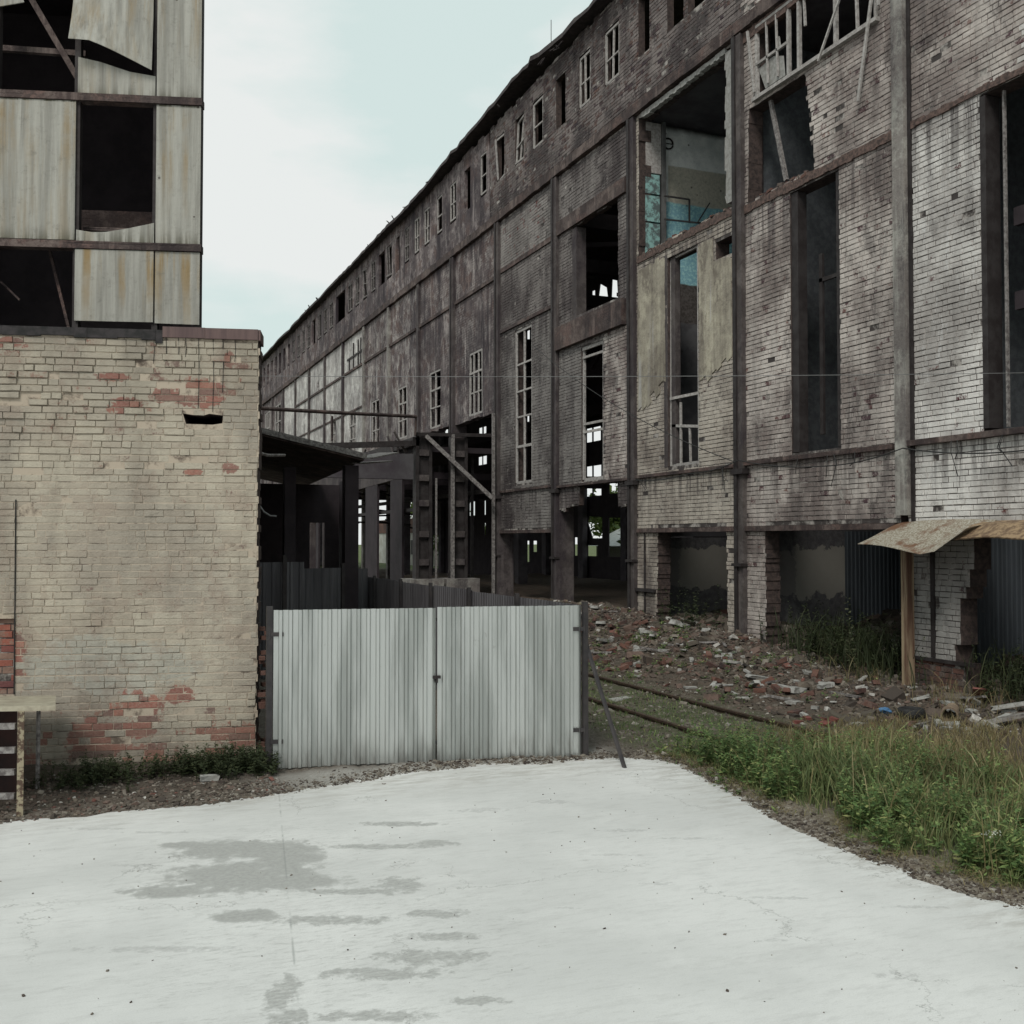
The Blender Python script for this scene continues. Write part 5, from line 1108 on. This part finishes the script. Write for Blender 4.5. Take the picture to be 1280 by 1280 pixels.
tag(mesh('seeding_straw', V, Fc, M['dry']), 'thin pale seeding stalks standing above the green grass', 'grass', None, 'stuff')
def plants(xy, hgt, nleaf, lsize, seed, spread=.35):
    """leafy weeds: thin stem + pointed leaves"""
    g = np.random.default_rng(seed); vs = []; fs = []; zz = gheight(xy[:, 0], xy[:, 1])
    for i in range(len(xy)):
        x, y = xy[i]; z = zz[i]; h = hgt * g.uniform(.5, 1.3); lx, ly = g.normal(0, .12, 2) * h
        b = len(vs); w = .004; vs += [(x - w, y, z), (x + w, y, z), (x + lx, y + ly, z + h)]; fs.append((b, b + 1, b + 2))
        b = len(vs); vs += [(x, y - w, z), (x, y + w, z), (x + lx, y + ly, z + h)]; fs.append((b, b + 1, b + 2))
        for k in range(nleaf):
            t = g.uniform(.12, 1); a = g.uniform(0, 6.28); L_ = lsize * g.uniform(.5, 1.3) * (1.25 - .7 * t); c = np.array([x + lx * t, y + ly * t, z + h * t]); up = g.uniform(-.25, .7)
            d = np.array([math.cos(a), math.sin(a), up]); d /= np.linalg.norm(d); s = np.array([-math.sin(a), math.cos(a), g.uniform(-.4, .4)]) * L_ * .22
            st = c + d * L_ * spread * .4; b = len(vs); vs += [tuple(st), tuple(st + d * L_ * .45 + s), tuple(st + d * L_), tuple(st + d * L_ * .45 - s)]; fs.append((b, b + 1, b + 2, b + 3))
    return vs, fs
v, f = plants(clumped(g0, 5200, 6.55, 9.4, 2.8, 11.9, dA, 1.1), .44, 26, .075, 4)
tag(mesh('leafy_weeds', v, f, M['weed']), 'leafy green weeds growing among the grass beside the yard', 'weeds', None, 'stuff')
dD = lambda x, y: .85 * (np.exp(-((x - 1.35) ** 2 / .12 + (y - 12.85) ** 2 / .12)) + np.exp(-((x - 1.9) ** 2 / .06 + (y - 12.75) ** 2 / .1)) + .5 * np.exp(-((x - .1) ** 2 / .2 + (y - 12.9) ** 2 / .15)) + .35 * np.exp(-((x - .9) ** 2 / .4 + (y - 12.95) ** 2 / .05)))
xyD = clumped(g0, 3000, -.6, 2.15, 12.1, 13.3, dD, .3)
v, f = plants(xyD, .23, 20, .07, 5)
tag(mesh('wall_weeds', v, f, M['dweed']), 'dark green weeds growing along the foot of the cream brick wall', 'weeds', None, 'stuff')
dE = lambda x, y: .9 * (np.exp(-((x - 14.1) ** 2 / .5 + (y - 16.3) ** 2 / 2.2)) + .9 * np.exp(-((x - 14.3) ** 2 / .5 + (y - 12.0) ** 2 / 1.2)) + .25 * np.exp(-((x - 13.6) ** 2 / .2 + (y - 22) ** 2 / 3)))
v, f = plants(clumped(g0, 2200, 13.2, 15.6, 10.5, 23, dE, .3), .85, 34, .11, 6)
tag(mesh('tall_dark_weeds', v, f, M['dweed']), 'tall dark weeds filling the openings of the ground-floor rooms', 'weeds', None, 'stuff')
V, Fc = blades(clumped(g0, 9000, 13.0, 15.6, 10.5, 19, dE, .2), lambda g, x, y: np.clip(g.normal(.75, .2, len(x)), .2, 1.2), .006, .5, 7)
tag(mesh('shaded_grass', V, Fc, M['dweed']), 'dark tall grass in the shaded factory openings', 'grass', None, 'stuff')
dF = lambda x, y: .5 * np.exp(-((x - 13.1) ** 2 / .15 + (y - 15.3) ** 2 / .5)) + .5 * np.exp(-((x - 13.1) ** 2 / .3 + (y - 12.6) ** 2 / .6))
V, Fc = blades(clumped(g0, 5000, 12.3, 13.7, 11, 17, dF, .2), lambda g, x, y: np.clip(g.normal(.4, .12, len(x)), .1, .7), .004, .9, 8)
tag(mesh('straw_tufts', V, Fc, M['dry']), 'tangled dry straw at the foot of the timber post', 'grass', None, 'stuff')
v, f = plants(clumped(g0, 2600, 9.8, 13.6, 14, 27, lambda x, y: .12 + .6 * np.exp(-((x - 12.3) ** 2 / .8 + (y - 20.3) ** 2 / 5)) + .5 * np.exp(-((x - 10.4) ** 2 / .5 + (y - 21) ** 2 / 12)), 1.3), .13, 12, .08, 16)
tag(mesh('rubble_weeds', v, f, M['weed']), 'small green weeds sprouting through the rubble bank', 'weeds', None, 'stuff')
# single plants that stand out
dG = lambda x, y: .8 * np.exp(-((x - edge_x(y) + .05) ** 2 / .02))
V, Fc = blades(clumped(g0, 30000, 6.2, 7.4, 2.5, 11.7, dG, .8), lambda g, x, y: np.clip(g.normal(.11, .05, len(x)), .03, .3), .004, 2.6, 41)
tag(mesh('trodden_straw', V, Fc, M['dry']), 'flattened dead straw along the edge of the concrete', 'grass', None, 'stuff')
v, f = plants(clumped(g0, 500, 6.3, 7.2, 2.8, 11.7, dG, .9), .08, 12, .06, 42)
tag(mesh('edge_weeds', v, f, M['weed']), 'low green weeds creeping onto the edge of the concrete', 'weeds', None, 'stuff')
def flower_plant(x, y, h, seed, label):
    r = random.Random(seed); z = hz(x, y); rt = root('flowering_weed', label, 'plant', (x, y, z), None)
    v, f = plants(np.array([[x, y]] * 3) + np.random.default_rng(seed).normal(0, .03, (3, 2)), h, 16, .08, seed); mesh('stem', v, f, M['weed'], rt)
    m = MB(); st_ = MB()
    for k in range(5):
        a = r.uniform(0, 6.28); q = Vector((x + r.uniform(0, .12) * math.cos(a), y + r.uniform(0, .12) * math.sin(a), z + h * r.uniform(.8, 1.15))); st_.beam((x, y, z + h * .6), q, .004)
        for j in range(7): p = q + Vector((r.gauss(0, .018), r.gauss(0, .018), r.uniform(-.008, .008))); m.beam(p, p + Vector((.009, 0, .002)), .009, .005)
    m.build('flower_head', M['flower'], rt); st_.build('flower_stalk', M['weed'], rt)
flower_plant(7.15, 6.1, .5, 1, 'tall weed with white blossom heads, the largest at the lower right')
flower_plant(6.95, 5.85, .28, 2, 'low white-flowered weed at the very edge of the concrete, lower right')
flower_plant(7.0, 6.5, .3, 3, 'small white-flowered weed a step behind the low one at the yard edge')
for (x, y, h, lab) in ((13.5, 15.75, 1.35, 'tall pale seeded weed standing in front of the dark opening'),):
    rt = root('mullein_stalk', lab, 'plant', (x, y, hz(x, y))); v, f = plants(np.array([[x, y]]), h * .9, 90, .12, 31); mesh('leafy_stalk', v, f, leaf_mat('pale_weed', [(0, (.09, .10, .06)), (1, (.15, .16, .09))]), rt)
# trees and a pale outbuilding seen through the hall
def tree(x, y, h, seed, label):
    r = random.Random(seed); g = np.random.default_rng(seed); rt = root('broadleaf_tree', label, 'tree', (x, y, 0), 'trees behind the factory')
    m = MB(); m.tube([(x, y, 0), (x + .1, y, h * .3), (x, y + .2, h * .6)], [.2, .15, .07], 8)
    for k in range(7): a = r.uniform(0, 6.28); m.tube([(x, y, h * r.uniform(.25, .5)), (x + math.cos(a) * h * .25, y + math.sin(a) * h * .25, h * r.uniform(.5, .8))], [.07, .02], 5)
    m.build('trunk', M['bark'], rt)
    n = 5000; cs = g.normal(0, 1, (26, 3)) * np.array([h * .22, h * .22, h * .2]) + np.array([x, y, h * .58]); c = cs[g.integers(0, 26, n)] + g.normal(0, h * .07, (n, 3)); c[:, 2] = np.maximum(c[:, 2], .3)
    a = g.normal(0, .16, (n, 3)); b = g.normal(0, .16, (n, 3)); V = np.stack([c - a, c + b * .5, c + a, c - b * .5], 1).reshape(-1, 3); mesh('crown', V, np.arange(4 * n).reshape(-1, 4), M['crown'], rt)
tree(38, 68, 7.5, 1, 'green tree seen through the hall left of the white outbuilding')
tree(33, 56, 6, 2, 'green tree seen through the hall beside the dark column')
tree(36, 100, 5.5, 3, 'green tree seen through the far hall openings')
tree(40, 128, 8, 4, 'green tree farthest off beyond the hall')
tree(34, 86, 4.5, 5, 'low green tree behind the narrow opening of the annex')
ob = root('white_outbuilding', 'low white outbuilding with pale gable roof seen through the open bay', 'building', (33.5, 60, 0))
m = MB(); m.box(32.5, 38, 57.8, 63.5, 0, 2.4) ; m.build('wall', M['frame'], ob)
m = MB(); m.add([(32, 57.5, 2.4), (38.5, 57.5, 2.4), (38.5, 64, 2.4), (32, 64, 2.4), (35.2, 57.5, 3.9), (35.2, 64, 3.9)], [(0, 1, 4), (2, 3, 5), (0, 4, 5, 3), (1, 2, 5, 4), (0, 3, 2, 1)]); m.build('roof', simple('pale_tin_roof', (.6, .62, .6), (.5, .5, .48), 3), ob)
ob = root('grey_outbuilding', 'grey and brick outbuilding seen through the far openings of the hall', 'building', (34, 112, 0))
m = MB(); m.box(33, 36, 104, 125, 0, 3.6); m.build('wall', simple('pale_plaster', (.5, .5, .47), (.36, .34, .3), 1), ob); m = MB(); m.box(32.9, 36.2, 103.8, 125.2, 3.61, 5.2); m.build('upper_wall', M['low'], ob)
m = MB(); m.box(32.93, 33.1, 108, 109.4, 1.2, 2.8); m.box(32.93, 33.1, 115, 116.2, 1.2, 2.8); m.parts('window', M['steel'], ob)

# ================================================================== wires
o = MB().tube([(2.16, 15.34, 3.62), (2.25, 15.3, 3.44), (2.30, 15.27, 3.3), (2.36, 15.25, 3.21), (2.44, 15.2, 3.155), (2.53, 15.18, 3.15)], .014, 6).build('loose_hose', M['wire'], None, (2.25, 15.3, 3.4)); tag(o, 'pale loose hose curving out from behind the corner of the cream brick wall', 'hose')
def sag(a, b, s, n=24): a, b = Vector(a), Vector(b); return [a.lerp(b, i / n) - Vector((0, 0, s * 4 * (i / n) * (1 - i / n))) for i in range(n + 1)]
o = MB().tube(sag((1.99, 13.46, 4.92), (12.0, 9.3, 4.97), .03), .0038, 4).build('overhead_wire', M['wire'], None, (2, 13.4, 4.9)); tag(o, 'thin pale wire strung level across the whole yard', 'wire')
m = MB(); P = [(13.62, 24.3, 4.42), (13.6, 21.6, 4.43), (13.6, 19.5, 4.61), (13.58, 16.6, 4.28), (13.58, 14.4, 4.46), (13.6, 11.8, 4.21), (13.6, 8, 4.5)]
for a, b in zip(P[:-1], P[1:]): m.tube(sag(a, b, .07, 10), .012, 5)
r = random.Random(12)
for i in range(14): y = r.uniform(11.5, 24); m.tube([(13.62, y, 4.5), (13.6, y + r.uniform(-.1, .1), 4.3), (13.62, y + r.uniform(-.2, .2), 4.45 - r.uniform(.2, .6))], .01, 4)
tag(m.build('wall_cable', M['cable'], None, (13.6, 14.4, 4.4)), 'black cable sagging from column to column along the factory wall', 'cable')
o = MB().tube(sag((13.6, 31.2, 9.3), (13.58, 19.6, 4.57), .35), .011, 4).build('slanting_cable', M['cable'], None, (13.58, 19.6, 4.5)); tag(o, 'thin cable slanting down the factory wall from the tall window', 'cable')
